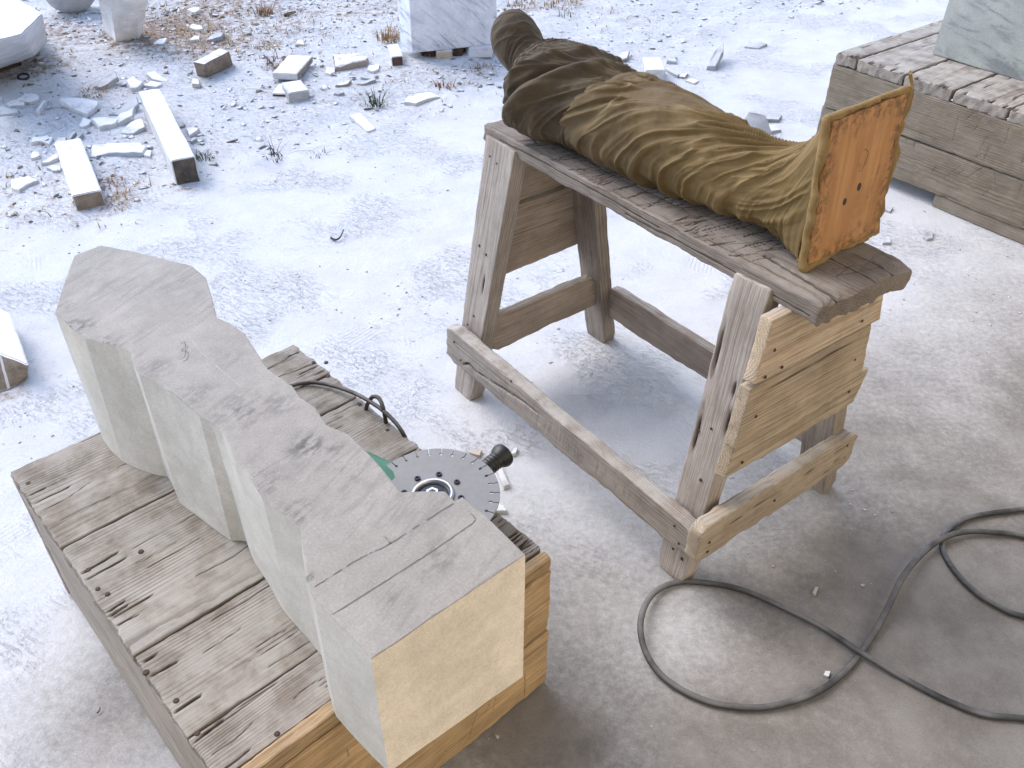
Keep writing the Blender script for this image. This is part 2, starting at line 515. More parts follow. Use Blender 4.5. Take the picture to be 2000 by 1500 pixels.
def make_carved(name, col, smudge=0.0, streaks=0.0, spots=()):
    t = NT(name)
    tc = t.n('TexCoord')
    p = tc.outputs['Object']
    cloud = t.noise(p, 9.0, 5, .6)
    sp = t.noise(p, 240.0, 3, .7)
    fog = t.noise(p, 38.0, 4, .65)
    c = t.mix(t.ramp(cloud, .3, .7), tuple(x * .9 for x in col), tuple(min(1, x * 1.06) for x in col))
    c = t.mix(1.0, c, t.mix(t.ramp(sp, .3, .7), (.9, .9, .9), (1.07, 1.07, 1.07)), 'MULTIPLY')
    c = t.mix(1.0, c, t.mix(t.ramp(fog, .3, .7), (.93, .93, .93), (1.04, 1.04, 1.04)), 'MULTIPLY')
    if smudge:
        ro = t.n('VectorRotate', rotation_type='Z_AXIS')
        t.set(ro, 'Vector', p); t.set(ro, 'Angle', -.35)
        s1 = t.noise(t.vmath('MULTIPLY', ro.outputs[0], (8, 60, 8)), 1.0, 5, .68, .4)
        s2 = t.noise(p, 5.5, 3, .5)
        sm = t.math('MULTIPLY', t.ramp(s1, .47, .64), t.ramp(s2, .46, .60))
        c = t.mix(t.math('MULTIPLY', sm, smudge), c, (.13, .13, .13))
        sm2 = t.math('MULTIPLY', t.ramp(t.noise(p, 30.0, 6, .72), .50, .66), t.ramp(t.noise(p, 6.5, 3, .5), .50, .62))
        c = t.mix(t.math('MULTIPLY', sm2, smudge * .8), c, (.15, .15, .145))
        w = t.noise(t.vmath('MULTIPLY', ro.outputs[0], (6, 130, 6)), 1.0, 3, .6)
        c = t.mix(t.ramp(w, .62, .74, 0, .22), c, (.46, .45, .44))
    if spots:
        acc = None
        for sx, sy, r, k in spots:
            dv = t.vmath('MULTIPLY', t.vmath('SUBTRACT', p, (sx, sy, 0)), (1, 1, 0))
            g_ = t.math('MULTIPLY', t.ramp(t.vmath('LENGTH', dv), r, r * .15), k)
            acc = g_ if acc is None else t.math('MAXIMUM', acc, g_)
        ro_ = t.n('VectorRotate', rotation_type='Z_AXIS')
        t.set(ro_, 'Vector', p); t.set(ro_, 'Angle', -.25)
        br = t.math('ADD', t.math('MULTIPLY', t.noise(t.vmath('MULTIPLY', ro_.outputs[0], (22, 75, 20)), 1.0, 5, .7), .6), t.math('MULTIPLY', t.noise(p, 55.0, 5, .7), .4))
        c = t.mix(t.math('MULTIPLY', acc, t.ramp(br, .44, .60)), c, (.10, .102, .10))
    if streaks:
        y = t.noise(t.vmath('MULTIPLY', p, (7, 7, 1.2)), 1.0, 4, .6)
        c = t.mix(t.ramp(y, .55, .75, 0, streaks), c, (.62, .50, .33))
    t.set(t.b, 'Base Color', c)
    t.set(t.b, 'Roughness', .7)
    t.set(t.b, 'Specular IOR Level', .3)
    dk = t.noise(p, 420.0, 2, .6)
    c = t.mix(t.ramp(dk, .64, .72, 0, .35), c, (.16, .155, .15))
    c = t.mix(t.ramp(dk, .36, .28, 0, .30), c, (.72, .70, .67))
    t.set(t.b, 'Base Color', c)
    saw = t.noise(t.vmath('MULTIPLY', p, (14, 14, 170)), 1.0, 3, .6, .3)
    h = t.math('ADD', t.math('ADD', t.math('MULTIPLY', sp, .6), fog), t.math('MULTIPLY', saw, .9))
    t.set(t.b, 'Normal', t.bump(h, .5, .0014))
    return t.m

def make_cloth():
    t = NT('damp_olive_cloth')
    tc = t.n('TexCoord')
    p = tc.outputs['Object']
    gold = t.attr('gold')
    n = t.noise(p, 14.0, 5, .6)
    f = t.noise(p, 260.0, 3, .7)
    m = t.math('ADD', gold, t.math('MULTIPLY', t.math('SUBTRACT', n, .5), .7), clamp=True)
    c = t.mix(m, (.054, .039, .0225), (.185, .122, .046))
    c = t.mix(t.ramp(t.noise(p, 8.0, 4, .6), .55, .72, 0, .55), c, t.mix(m, (.036, .023, .014), (.135, .080, .030)))
    c = t.mix(1.0, c, t.mix(f, (.8, .8, .8), (1.2, 1.2, 1.2)), 'MULTIPLY')
    ridge = t.attr('ridge')
    ridge_light = t.math('MULTIPLY', t.ramp(ridge, .55, 1.0), t.ramp(n, .35, .6))  # fold ridges lightened: highlights painted into the cloth colour
    c = t.mix(t.math('MULTIPLY', ridge_light, .55), c, t.mix(m, (.10, .083, .057), (.34, .25, .12)))
    t.set(t.b, 'Base Color', c)
    t.set(t.b, 'Roughness', .72)
    t.set(t.b, 'Specular IOR Level', .35)
    t.set(t.b, 'Sheen Weight', .12)
    t.set(t.b, 'Sheen Roughness', .45)
    t.set(t.b, 'Sheen Tint', (.9, .75, .5, 1))
    h = t.math('ADD', t.math('MULTIPLY', f, .5), t.noise(p, 90.0, 4, .6))
    t.set(t.b, 'Normal', t.bump(h, .35, .0016))
    return t.m

M_WOOD = make_wood()
M_STONE = make_stone('dusty_marble', vein=.18)
M_VEIN = make_veined()
M_GROUND = make_ground()
M_SIDE = make_carved('sawn_marble_side', (.565, .545, .500), streaks=.25)
M_FRONT = make_carved('warm_lit_front_marble', (.92, .835, .70), streaks=.14)  # cream sawn face, its colour lifted to carry warm light from the front
M_CLOTH = make_cloth()
M_RUBBER = simple('grey_rubber', (.030, .030, .033), .7, noise_amt=.5, scale=60, dust=.32)
M_CORD = simple('brown_black_rubber', (.035, .028, .025), .65, noise_amt=.5, scale=60, dust=.3)
M_STEEL = simple('brushed_steel', (.25, .25, .252), .6, .35, noise_amt=.25, scale=90, bump=.1)
M_BRIGHT = simple('bright_steel', (.62, .62, .63), .32, .95, noise_amt=.15, scale=80, bump=.05)
M_DARK = simple('blue_black_steel', (.035, .04, .055), .45, .5, scale=80)
M_GREEN = simple('green_plastic', (.012, .15, .07), .38, noise_amt=.2, scale=70, bump=.05, dust=.06)
M_BLACK = simple('black_plastic', (.010, .010, .010), .4, noise_amt=.5, scale=70, bump=.08, dust=.02)
M_RED = simple('red_plastic', (.35, .02, .015), .5, noise_amt=.2)
M_NAIL = simple('rusty_nail', (.075, .05, .036), .75, .3, noise_amt=.5, scale=300)
M_PENCIL = simple('pencil_line', (.17, .165, .16), .9, noise_amt=.6, scale=160, bump=0)
M_SCRATCH = simple('white_scratch', (.50, .495, .48), .9, noise_amt=.2, scale=160, bump=0)
M_DRY = simple('dry_grass_blade', (.34, .22, .10), .8, noise_amt=.5, scale=30)
M_RUST_GRASS = simple('rusty_grass_blade', (.24, .12, .06), .8, noise_amt=.5, scale=30)
M_GRASS = simple('green_grass_blade', (.065, .085, .04), .75, noise_amt=.4, scale=30)
M_TWIG = simple('twig_bark', (.06, .045, .04), .9, noise_amt=.4, scale=80)
M_GLUE = simple('glue_soaked_cloth', (.27, .175, .065), .7, noise_amt=.55, scale=55, bump=.8, dist=.004)
M_BOUNCE = simple('bounce_wall_ochre', (.84, .70, .50), .9, noise_amt=.12, scale=4)
M_ROOF = simple('shade_roof_sheet', (.62, .58, .52), .8, noise_amt=.2, scale=5)

def make_orange():
    t = NT('orange_varnished_panel')
    tc = t.n('TexCoord')
    p = tc.outputs['Object']
    a = t.noise(t.vmath('MULTIPLY', p, (60, 5, 40)), 1.0, 5, .6)
    n = t.noise(p, 26.0, 5, .65)
    c = t.mix(t.ramp(a, .3, .7), (.41, .195, .072), (.55, .295, .12))
    c = t.mix(t.ramp(n, .58, .74, 0, .6), c, (.20, .075, .022))
    c = t.mix(t.ramp(t.noise(p, 9.0, 4, .6), .52, .75, 0, .5), c, (.27, .12, .04))
    e = t.attr('edge')
    dk = t.math('MULTIPLY', e, t.ramp(t.noise(p, 60.0, 4, .7), .42, .62))
    c = t.mix(t.math('MULTIPLY', dk, .75), c, (.085, .045, .02))
    t.set(t.b, 'Base Color', c)
    t.set(t.b, 'Roughness', .6)
    t.set(t.b, 'Normal', t.bump(n, .3, .0015))
    return t.m
M_ORANGE = make_orange()

# ================================================================== GROUND
RB = [(-60.0, -12.0)] + [(-1.9306, 2.947), (-1.4865, 3.0554), (-1.217, 3.383), (-0.7068, 3.8293), (-0.1129, 4.2602), (0.6397, 4.4708), (1.4205, 5.3244), (2.3063, 6.0551)] + [(60.0, 55.0)]
RBx = np.array([q[0] for q in RB]); RBy = np.array([q[1] for q in RB])

def rubble_mask(x, y):
    d = y - np.interp(x, RBx, RBy)
    w = .18 * fbm(np.stack([x * 2.2, y * 2.2, x * 0], -1), 3, 40)
    far = sstep(-.1, .5, d + w)
    right = sstep(.9, 2.4, x - .15 * y)          # the lane: smoother to the right
    return far * (1 - .65 * right)

SOIL = [  # x, y, radius, strength: brown litter and bare soil patches
    (-2.0257, 5.3233)+(.55,.95), (-1.7691, 5.1011)+(.45,.8), (-2.5234, 5.216)+(.5,.6), (-2.6775, 5.3051)+(.35,.7), (-1.6502, 5.6317)+(.6,.55), (-1.8614, 5.8393)+(.7,.7), (-1.3501, 5.39)+(.5,.5),
    (-1.1954, 5.5425)+(.5,.42), (-0.9902, 5.8434)+(.7,.55), (-2.5696, 4.7054)+(.3,.8), (-2.2917, 3.8408)+(.3,.35), (-1.9408, 3.2399)+(.25,.42), (-2.1207, 4.1164)+(.3,.35), (-1.5778, 3.2025)+(.16,.5),
    (-1.3325, 3.306)+(.14,.5), (-1.2584, 4.7387)+(.2,.5), (-1.1666, 4.3027)+(.18,.45), (-0.7137, 5.2473)+(.2,.55), (-0.2042, 4.6873)+(.25,.4), (-1.8752, 2.9091)+(.35,.30), (0.64, 5.6464)+(.3,.32),
    (0.0439, 5.8965)+(.3,.5), (0.3068, 5.9603)+(.25,.5), (-1.9435, 3.1521)+(.3,.38), (-0.927, 4.6311)+(.2,.35), (-0.3617, 4.6074)+(.3,.3), (-1.5771, 4.653)+(.25,.3), (-1.4881, 2.0434)+(.16,.5)]

def ground_attr(x, y):
    rub = rubble_mask(x, y)
    soil = np.zeros_like(x)
    for sx, sy, r, s in SOIL:
        soil = np.maximum(soil, .72 * s * np.exp(-((x - sx) ** 2 + (y - sy) ** 2) / (r * r)))
    far = sstep(7.0, 12.0, y) * .55
    soil = np.maximum(soil, far)
    # dust thins to concrete; the darkening also stands in for shade near the camera
    t = x * .45 - y * .62
    w = .28 * fbm(np.stack([x * 1.4, y * 1.4, x * 0 + 3], -1), 3, 44)
    bare_shade = sstep(-1.32, -.25, t + w) * .95
    for bx, by, br, bs in BARE_SHADE:
        bare_shade = np.maximum(bare_shade, bs * np.exp(-((x - bx) ** 2 + (y - by) ** 2) / (br * br)))
    for bx, by, br, bs in COVER:
        bare_shade = bare_shade * (1 - bs * np.exp(-((x - bx) ** 2 + (y - by) ** 2) / (br * br)))
    return rub, soil, bare_shade

BARE_SHADE = [(-0.7697, 0.9685)+(.30,.75), (0.0163, 0.976)+(.20,1.0), (0.1283, 0.9328)+(.2,.9), (0.5463, 1.3481)+(.17,.75), (0.7118, 1.2905)+(.17,.7), (0.2906, 2.0684)+(.12,.18), (0.123, 2.0907)+(.09,.22)]  # bare spots; the first paints the work box's shade onto the dust
COVER = [(0.3656, 1.1756)+(.13,.35), (0.3546, 1.8091)+(.2,.5)]

def ground_z(x, y):
    x = np.asarray(x, float); y = np.asarray(y, float)
    rub = rubble_mask(x, y)
    z0 = x * 0
    z = .0022 * fbm(np.stack([x * 9, y * 9, z0], -1), 3, 50) - .001
    z = z + rub * (.020 * fbm(np.stack([x * 1.7, y * 1.7, z0], -1), 3, 51) + .011 * fbm(np.stack([x * 8, y * 8, z0], -1), 4, 52))
    return z

def gz(x, y):
    return float(ground_z(np.array([x]), np.array([y]))[0])

def axis_lines(a, b, step, grow, lo, hi):
    mid = list(np.arange(a, b + step * .5, step))
    s, v, up = step, b, []
    while v < hi:
        s *= grow; v += s; up.append(v)
    s, v, dn = step, a, []
    while v > lo:
        s *= grow; v -= s; dn.append(v)
    return np.array(dn[::-1] + mid + up)

gxs = axis_lines(-3.4, 3.2, .016, 1.10, -900, 900)
gys = axis_lines(.5, 6.4, .016, 1.10, -900, 1200)
GX, GY = np.meshgrid(gxs, gys, indexing='ij')
gx, gy = GX.ravel(), GY.ravel()
fade = np.exp(-np.maximum(0, np.hypot(gx, gy - 3) - 25) / 20)
gzv = ground_z(gx, gy) * fade
ii = np.arange(len(gxs) * len(gys)).reshape(len(gxs), len(gys))
gF = np.stack([ii[:-1, :-1], ii[1:, :-1], ii[1:, 1:], ii[:-1, 1:]], -1).reshape(-1, 4)
rub_, soil_, bare_shade_ = ground_attr(gx, gy)
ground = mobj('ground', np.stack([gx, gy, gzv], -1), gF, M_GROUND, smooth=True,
              attrs={'rubble': rub_ * fade, 'soil': soil_, 'bare_shade': bare_shade_})
tag(ground, kind='structure')

# ================================================================== unseen ROOF, added to shade the near floor
def make_shade_roof():
    ang = ROOF_ANG
    e = np.array([math.cos(ang), math.sin(ang)])        # along the eave
    n = np.array([math.sin(ang), -math.cos(ang)])       # away from the yard
    o = np.array(ROOF_EDGE)
    L0, L1, D = ROOF_EXT
    k = 160
    prof = []
    for i in range(k + 1):
        s = L0 + (L1 - L0) * i / k
        prof.append((s, .03 * math.sin(i * math.pi / 2)))
    V, F = [], []
    for s, dz in prof:
        for d, z in ((-.15, ROOF_Z), (D, ROOF_Z + .35)):
            q = o + e * s + n * d
            V.append((q[0], q[1], z + dz)); V.append((q[0], q[1], z + dz + .006))
    for i in range(k):
        a, b = 4 * i, 4 * i + 4
        F += [(a, a + 2, b + 2, b), (a + 1, b + 1, b + 3, a + 3), (a, b, b + 1, a + 1), (a + 2, a + 3, b + 3, b + 2)]
    r = mobj('shade_roof', V, F, M_ROOF)
    tag(r, kind='structure')
ROOF_ANG = math.radians(40)
ROOF_EDGE = (-.5,1.05)
ROOF_EXT = (-9.0,9.0,2.8)
ROOF_Z = 2.6
make_shade_roof()
def make_bounce_wall():  # unseen wall, added to bounce warm light onto the faces turned to it
    e = np.array([math.cos(ROOF_ANG), math.sin(ROOF_ANG)]); n = np.array([math.sin(ROOF_ANG), -math.cos(ROOF_ANG)])
    o = np.array(ROOF_EDGE) + n * WALL_D
    V = []
    for d in (0, .3):
        for s_, z in ((-14, -.3), (14, -.3), (14, WALL_H), (-14, WALL_H)):
            q = o + e * s_ + n * d
            V.append((q[0], q[1], z))
    F = [(0, 3, 2, 1), (4, 5, 6, 7), (0, 1, 5, 4), (2, 3, 7, 6), (1, 2, 6, 5), (0, 4, 7, 3)]
    w = mobj('bounce_wall', V, F, M_BOUNCE)
    tag(w, kind='structure')
WALL_D, WALL_H = 6.2, 7.0
make_bounce_wall()

# ================================================================== nails
def nail_mesh():
    bm = bmesh.new()
    bmesh.ops.create_cone(bm, cap_ends=True, segments=9, radius1=.0038, radius2=.0030, depth=.0016)
    me = bpy.data.meshes.new('nail')
    bm.to_mesh(me); bm.free()
    me.materials.append(M_NAIL)
    return me
NAIL = nail_mesh()
def nail(parent, pos, normal, s=1.0):
    o = bpy.data.objects.new('nail', NAIL)
    o.parent = parent
    q = Vector(normal).normalized().to_track_quat('Z', 'Y')
    o.matrix_local = Matrix.Translation(pos) @ q.to_matrix().to_4x4() @ Matrix.Scale(s, 4)
    COL.objects.link(o)
    return o

# ================================================================== TRESTLE BENCH
bench = tag(empty('trestle_bench', (.3474, 1.8167, 0), math.radians(-51.82)),
            'tall scarred wooden work trestle carrying the wrapped figure', 'trestle')
C_TOP = (.30, .265, .24, .28)
C_LEG = (.50, .455, .425, .95)
C_END = (.42, .35, .27, .22)
C_RAIL = (.44, .40, .37, .95)
C_IN = (.47, .40, .34, .5)
rs = random.Random(5)
cuts = []
for i in range(170):            # saw and chisel cuts across the plank
    u = rs.uniform(-.40, .34); v = rs.uniform(-.13, .06)
    l = rs.uniform(.025, .105); a = math.radians(rs.gauss(72, 9))
    du, dv = l * math.cos(a) * .5, l * math.sin(a) * .5
    bend = rs.uniform(-.006, .006)
    cuts.append((2, [(u - du, max(-.13, v - dv)), (u + bend, v), (u + du, v + dv)], rs.uniform(.0009, .0015), rs.uniform(.0012, .003)))
for i in range(9):
    u = rs.uniform(.34, .50); v = rs.uniform(-.12, .11)
    l = rs.uniform(.02, .09); a = math.radians(rs.choice([15, 80, 100, 60]) + rs.gauss(0, 10))
    du, dv = l * math.cos(a) * .5, l * math.sin(a) * .5
    cuts.append((2, [(u - du, v - dv), (u + du, v + dv)], rs.uniform(.001, .002), rs.uniform(.001, .003), .45))
# long checks along the grain
cuts += [(2, [(.33, -.075), (.40, -.082), (.47, -.088), (.521, -.090)], .0034, .010),
         (2, [(.18, -.118), (.30, -.112), (.41, -.108)], .0016, .004),
         (2, [(-.30, -.06), (-.1, -.066), (.1, -.058)], .0012, .003),
         (2, [(-.48, .02), (-.3, .03), (-.12, .026)], .0012, .003),
         (2, [(.41, .02), (.47, .018), (.521, .022)], .002, .006),
         (2, [(.43, .07), (.47, .074), (.521, .07)], .002, .006),
         (-1, [(-.45, .004), (-.2, .008), (.1, .002)], .0018, .004), (-1, [(.0, -.008), (.25, -.004), (.5, -.01)], .0018, .004)]
for i in range(26):
    u = rs.uniform(-.5, -.1); v = rs.uniform(-.1, .12); l = rs.uniform(.03, .1)
    cuts.append((2, [(u, v), (u + l, v + rs.gauss(0, .01))], rs.uniform(.0010, .0018), .003))
def top_warp(P):
    e = sstep(.44, .522, P[:, 0])
    P[:, 0] -= e * (.012 * sstep(.05, -.134, P[:, 1]) - .006 * sstep(.06, .13, P[:, 1]))
    P[:, 2] -= sstep(.49, .522, P[:, 0]) * .006 * (vnoise(np.stack([P[:, 1] * 50, P[:, 1] * 0, P[:, 1] * 0], -1), 3) + .6)
    P[:, 1] += np.sign(P[:, 1]) * sstep(.10, .13, np.abs(P[:, 1])) * .004 * fbm(np.stack([P[:, 0] * 14, P[:, 2] * 9, P[:, 0] * 0], -1), 3, 6)
    return P
board('plank', bench, frame((0, 0, .741), (1, 0, 0), (0, 0, 1)), 1.044, .268, .042, C_TOP, 1,
      step=.0024, stepyz=.0026, r=.006, wear=1.1, bow=.002, ragged=.010, cuts=cuts, warp=top_warp)

def leg(ub, ut, vs_, wb, wt, seed, col, cuts=()):
    T = .047
    vb, vt = vs_ * .275, vs_ * .140
    b = Vector((ub, vb, 0)); t = Vector((ut, vt, .744))
    x = (t - b); L = x.length
    n = Vector((0, vs_, .0)); n = (n - x.normalized() * n.dot(x.normalized())).normalized()
    c = (b + t) / 2 - n * T / 2
    def wp(P):
        s = (P[:, 0] + L / 2) / L
        k = (wb + (wt - wb) * s) / max(wb, wt)
        P[:, 1] *= k
        P[:, 0] = np.maximum(P[:, 0], -L / 2 + .001)
        # the foot is worn: its corners are rounded off
        f = sstep(.05, 0, s)
        P[:, 1] *= 1 - .16 * f
        return P
    o = board('leg', bench, frame(c, x, n), L, max(wb, wt), T, col, seed, step=.009, stepyz=.0065, r=.005, wear=.9, bow=.003, ragged=.004, cuts=cuts, warp=wp)
    return o, x.normalized(), n, b, t
lf = []
lf.append(leg(-.450, -.440, -1, .088, .118, 11, C_LEG, [(2, [(.05, .02), (.12, .018)], .0022, .004), (2, [(-.05, -.02), (.03, -.024)], .0018, .004)]))
lf.append(leg(.391, .360, -1, .084, .090, 12, C_LEG, [(2, [(.33, .036), (.22, .034), (.10, .030), (.0, .034), (-.08, .030)], .0017, .007), (2, [(.17, -.024), (.12, -.030), (.03, -.036)], .0026, .007), (2, [(-.16, -.005), (-.22, -.002)], .0018, .005)]))
lf.append(leg(-.425, -.425, 1, .088, .092, 13, (.33, .29, .26, .5)))
lf.append(leg(.408, .385, 1, .085, .090, 14, (.38, .33, .28, .45)))

def rail_warp(h0, h1):
    def wp(P):
        L = np.abs(P[:, 0]).max()
        s = (P[:, 0] + L) / (2 * L)
        P[:, 1] *= h0 + (h1 - h0) * s
        P[:, 1] += .005 * fbm(np.stack([P[:, 0] * 9, np.sign(P[:, 1]), P[:, 0] * 0], -1), 3, 8)
        c = sstep(.955, 1, s) + sstep(.045, 0, s)
        P[:, 1] *= 1 - .18 * c
        return P
    return wp
# front, right end, back and left end rails
fc = [(2, [(-.385, -.028), (-.36, -.014), (-.33, -.022), (-.28, -.014), (-.2, .0), (-.12, .012), (-.06, .016)], .0042, .013)]
for i in range(64):
    u = rs.uniform(-.36, .34)
    fc.append((2, [(u, -.04 + rs.uniform(0, .03)), (u + rs.gauss(.004, .003), rs.uniform(-.005, .04))], rs.uniform(.0017, .0024), .0006, .30))
board('rail', bench, frame((-.033, -.268, .166), (1, 0, -.008), (0, -1, 0)), .945, .106, .040, C_RAIL, 21, step=.0026, stepyz=.0028, r=.008, bow=.004, ragged=.004, cuts=fc, warp=rail_warp(1.05, .80))
ec = [(2, [(-.20, .012), (-.08, .020), (.06, .022), (.16, .016)], .0014, .003), (2, [(.19, .03), (.245, .028)], .0016, .004), (2, [(.2, -.01), (.25, -.012)], .0016, .004), (2, [(.17, -.03), (.235, -.031)], .0016, .004)]
board('rail', bench, frame((.457, -.026, .182), (0, 1, -.03), (1, 0, 0)), .556, .108, .036, (.54, .46, .36, .6), 22, step=.008, stepyz=.005, r=.010, bow=.003, cuts=ec, warp=rail_warp(1.0, 1.0))
board('rail', bench, frame((-.005, .244, .160), (1, 0, 0), (0, 1, 0)), .76, .104, .034, C_IN, 23, step=.012, r=.006, bow=.004, warp=rail_warp(1.0, .92))
board('rail', bench, frame((-.425, .010, .196), (0, 1, 0), (-1, 0, 0)), .40, .108, .034, C_IN, 24, step=.012, r=.006, bow=.008, warp=rail_warp(1.05, .95))

def end_board(uo, sgn, v0, v1, w0, w1, seed, col, slant0=0, slant1=0, tilt=0.0, cuts=(), T=.028):
    L = v1 - v0
    def wp(P):
        t = P[:, 1] / (w1 - w0)                # -.5 bottom .. .5 top
        e0 = sstep(-L * .25, -L / 2, P[:, 0]); e1 = sstep(L * .25, L / 2, P[:, 0])
        P[:, 0] += e0 * slant0 * t * sgn_x - e1 * slant1 * t * sgn_x
        P[:, 1] += .003 * fbm(np.stack([P[:, 0] * 12, np.sign(P[:, 1]) * 2, P[:, 0] * 0 + seed], -1), 3, 9)
        return P
    sgn_x = 1
    M = frame((uo - sgn * T / 2, (v0 + v1) / 2, (w0 + w1) / 2), (0, 1, tilt), (sgn, 0, .06))
    # local y of the frame must point up
    y = M.to_3x3() @ Vector((0, 1, 0))
    if y.z < 0:
        M = frame((uo - sgn * T / 2, (v0 + v1) / 2, (w0 + w1) / 2), (0, -1, -tilt), (sgn, 0, .06))
        slant0, slant1 = slant1, slant0
    return board('end_board', bench, M, L, w1 - w0, T, col, seed, step=.010, stepyz=.006, r=.005, wear=.8, bow=.002, ragged=.003, cuts=cuts, warp=wp)
end_board(.458, 1, -.205, .190, .578, .716, 31, (.72, .60, .46, .5), .02, .03, -.05)
end_board(.464, 1, -.232, .182, .432, .572, 32, (.56, .465, .35, .5), .02, .02, -.04, cuts=[(2, [(-.2, .05), (0, .046), (.2, .05)], .0018, .003)])
end_board(.462, 1, -.240, .215, .345, .4295, 33, (.58, .49, .37, .5), .015, -.03, -.04)
end_board(-.498, -1, -.140, .170, .545, .716, 34, C_IN, .03, .03)
end_board(-.500, -1, -.190, .200, .330, .540, 35, C_IN, .03, .03)

for (o, x, n, b, t), ks in zip(lf, (((.94, -.03), (.93, .0), (.925, .03), (.62, -.02), (.605, .012), (.35, .0), (.30, -.02)), ((.95, -.02), (.93, .012), (.90, .03), (.55, .0), (.52, -.03), (.38, .01), (.10, -.01), (.09, .02)), (), ())):
    y = n.cross(x)
    for s, dy in ks:
        nail(bench, b + (t - b) * s + y * -dy + n * .0006, n, rs.uniform(.8, 1.3))
for v, w in ((-.18, .66), (-.14, .60), (-.19, .60), (.13, .68), (.12, .60), (-.19, .50), (-.2, .46), (.14, .49), (-.2, .38), (.16, .39)):
    nail(bench, (.4655 + .0 * w, v, w), (1, 0, .06), 1.0)
for v, w in ((-.27, .19), (-.27, .16), (.215, .2), (.22, .16), (-.05, .18)):
    nail(bench, (.4756, v, w), (1, 0, 0), 1.0)
for u, w in ((-.46, .19), (-.43, .145), (.39, .18), (.41, .14), (-.2, .2155), (.1, .2)):
    nail(bench, (u, -.2885, w), (0, -1, 0), 1.0)

# ================================================================== WRAPPED FIGURE on the bench
fig = tag(empty('wrapped_statue', (.3474, 1.8167, .7625), math.radians(-51.82)),
          'life-size statue lying wrapped in damp olive brown cloth on the trestle', 'statue')

def loft(stations, nu, nt, lo, hi):
    S = np.array(stations, float)
    u = np.linspace(lo, hi, nu)
    k = [np.interp(u, S[:, 0], S[:, i]) for i in range(1, S.shape[1])]
    # smooth the interpolated profile a little
    ker = np.hanning(2 * max(2, nu // 45) + 1); ker /= ker.sum()
    k = [np.convolve(np.pad(a, len(ker) // 2, mode='edge'), ker, 'valid') for a in k]
    th = np.linspace(-np.pi, np.pi, nt, endpoint=False)
    return u, th, k

def superell(th, n):
    c, s = np.cos(th), np.sin(th)
    e = (np.abs(c) ** n + np.abs(s) ** n) ** (-1.0 / n)
    return s * e, c * e

def close_rings(nu, nt, cap0=True, cap1=True):
    i = np.arange(nu * nt).reshape(nu, nt)
    j = np.roll(i, -1, 1)
    return np.stack([i[:-1], i[1:], j[1:], j[:-1]], -1).reshape(-1, 4)

def fold(phi, p=.75):
    return np.abs(np.cos(phi / 2)) ** p

def ridges(C_, L_, wc_, wl_, seed, sharp=2.0):
    n_ = fbm(np.stack([C_ / wc_, L_ / wl_, C_ * 0 + seed], -1), 2, seed)
    return np.clip(1 - np.abs(n_) * 3.0, 0, 1) ** sharp

def nz(U_, T_, su, st, seed, o=3):
    return fbm(np.stack([U_ * su, np.cos(T_) * st, np.sin(T_) * st], -1), o, seed)

# ---- upper wrap: hood, shoulders, waist
st_up = [(-.622, 0, .187, .004, .004, 2), (-.616, 0, .186, .021, .022, 2), (-.608, 0, .185, .037, .038, 2), (-.596, 0, .182, .051, .053, 2), (-.577, 0, .177, .061, .063, 2),
         (-.553, 0, .169, .066, .067, 2), (-.527, 0, .156, .064, .063, 2), (-.503, 0, .141, .056, .053, 2), (-.480, 0, .130, .057, .051, 2),
         (-.455, 0, .126, .092, .074, 2.2), (-.430, -.002, .112, .130, .088, 2.4), (-.395, -.004, .101, .158, .098, 2.4), (-.36, -.004, .097, .163, .098, 2.4),
         (-.32, 0, .094, .150, .095, 2.3), (-.28, 0, .092, .127, .092, 2.2), (-.24, 0, .091, .105, .088, 2.2), (-.20, 0, .091, .098, .086, 2.2), (-.15, 0, .091, .095, .085, 2.2)]
nu, nt = 300, 300
u, th, (vc, wc, ka, kb, kn) = loft(st_up, nu, nt, -.622, -.150)
Uu, Th = np.meshgrid(u, th, indexing='ij')
sx_, cx_ = superell(Th, kn[:, None])
disp = np.zeros_like(Uu)
body = sstep(-.50, -.42, Uu)
warp_ = nz(Uu, Th, 7, 1.1, 60) * 2.6
g = .13 * ((Th + .6) - .16 * (Th + .6) ** 2)
ph1 = 2 * np.pi / .050 * (g + .62 * Uu) + warp_
amp1 = .016 * body * np.clip(.55 + .9 * nz(Uu, Th, 6, .8, 61), .12, 1)
c1 = g + .62 * Uu + .010 * nz(Uu, Th, 6, 1.0, 160)
f1 = np.maximum(ridges(c1, Uu - .05 * Th, .030, .20, 161, 1.6), .7 * ridges(c1 + .3, Uu - .05 * Th, .046, .26, 162, 1.3))
disp += 1.15 * amp1 * (f1 - .45)
ph2 = 2 * np.pi / .021 * (g * 1.05 + .50 * Uu) + nz(Uu, Th, 11, 1.8, 62) * 3.0
amp2 = .0042 * sstep(-.52, -.40, Uu) * np.clip(.3 + 1.2 * nz(Uu, Th, 9, 1.4, 63), 0, 1)
f2 = ridges(c1 * 1.03, Uu, .011, .085, 163, 1.5)
disp += amp2 * 1.6 * (f2 - .3)
# a big roll of cloth from the front elbow over the chest to the far shoulder
cen = -.36 + .095 * (1.5 - Th) / 1.5
roll = np.exp(-((Uu - cen) / .022) ** 2) * sstep(2.6, 1.2, Th) * sstep(-1.9, -.8, Th)
disp += .020 * roll
cen2 = -.430 + .075 * (1.6 - Th) / 1.6
roll2 = np.exp(-((Uu - cen2) / .014) ** 2) * sstep(2.6, 1.6, Th) * sstep(-1.6, -.6, Th)
disp += .012 * roll2
crease = np.exp(-((Uu - cen + .036) / .009) ** 2) * sstep(2.4, 1.2, Th) * sstep(-1.9, -.8, Th)
disp -= .013 * crease
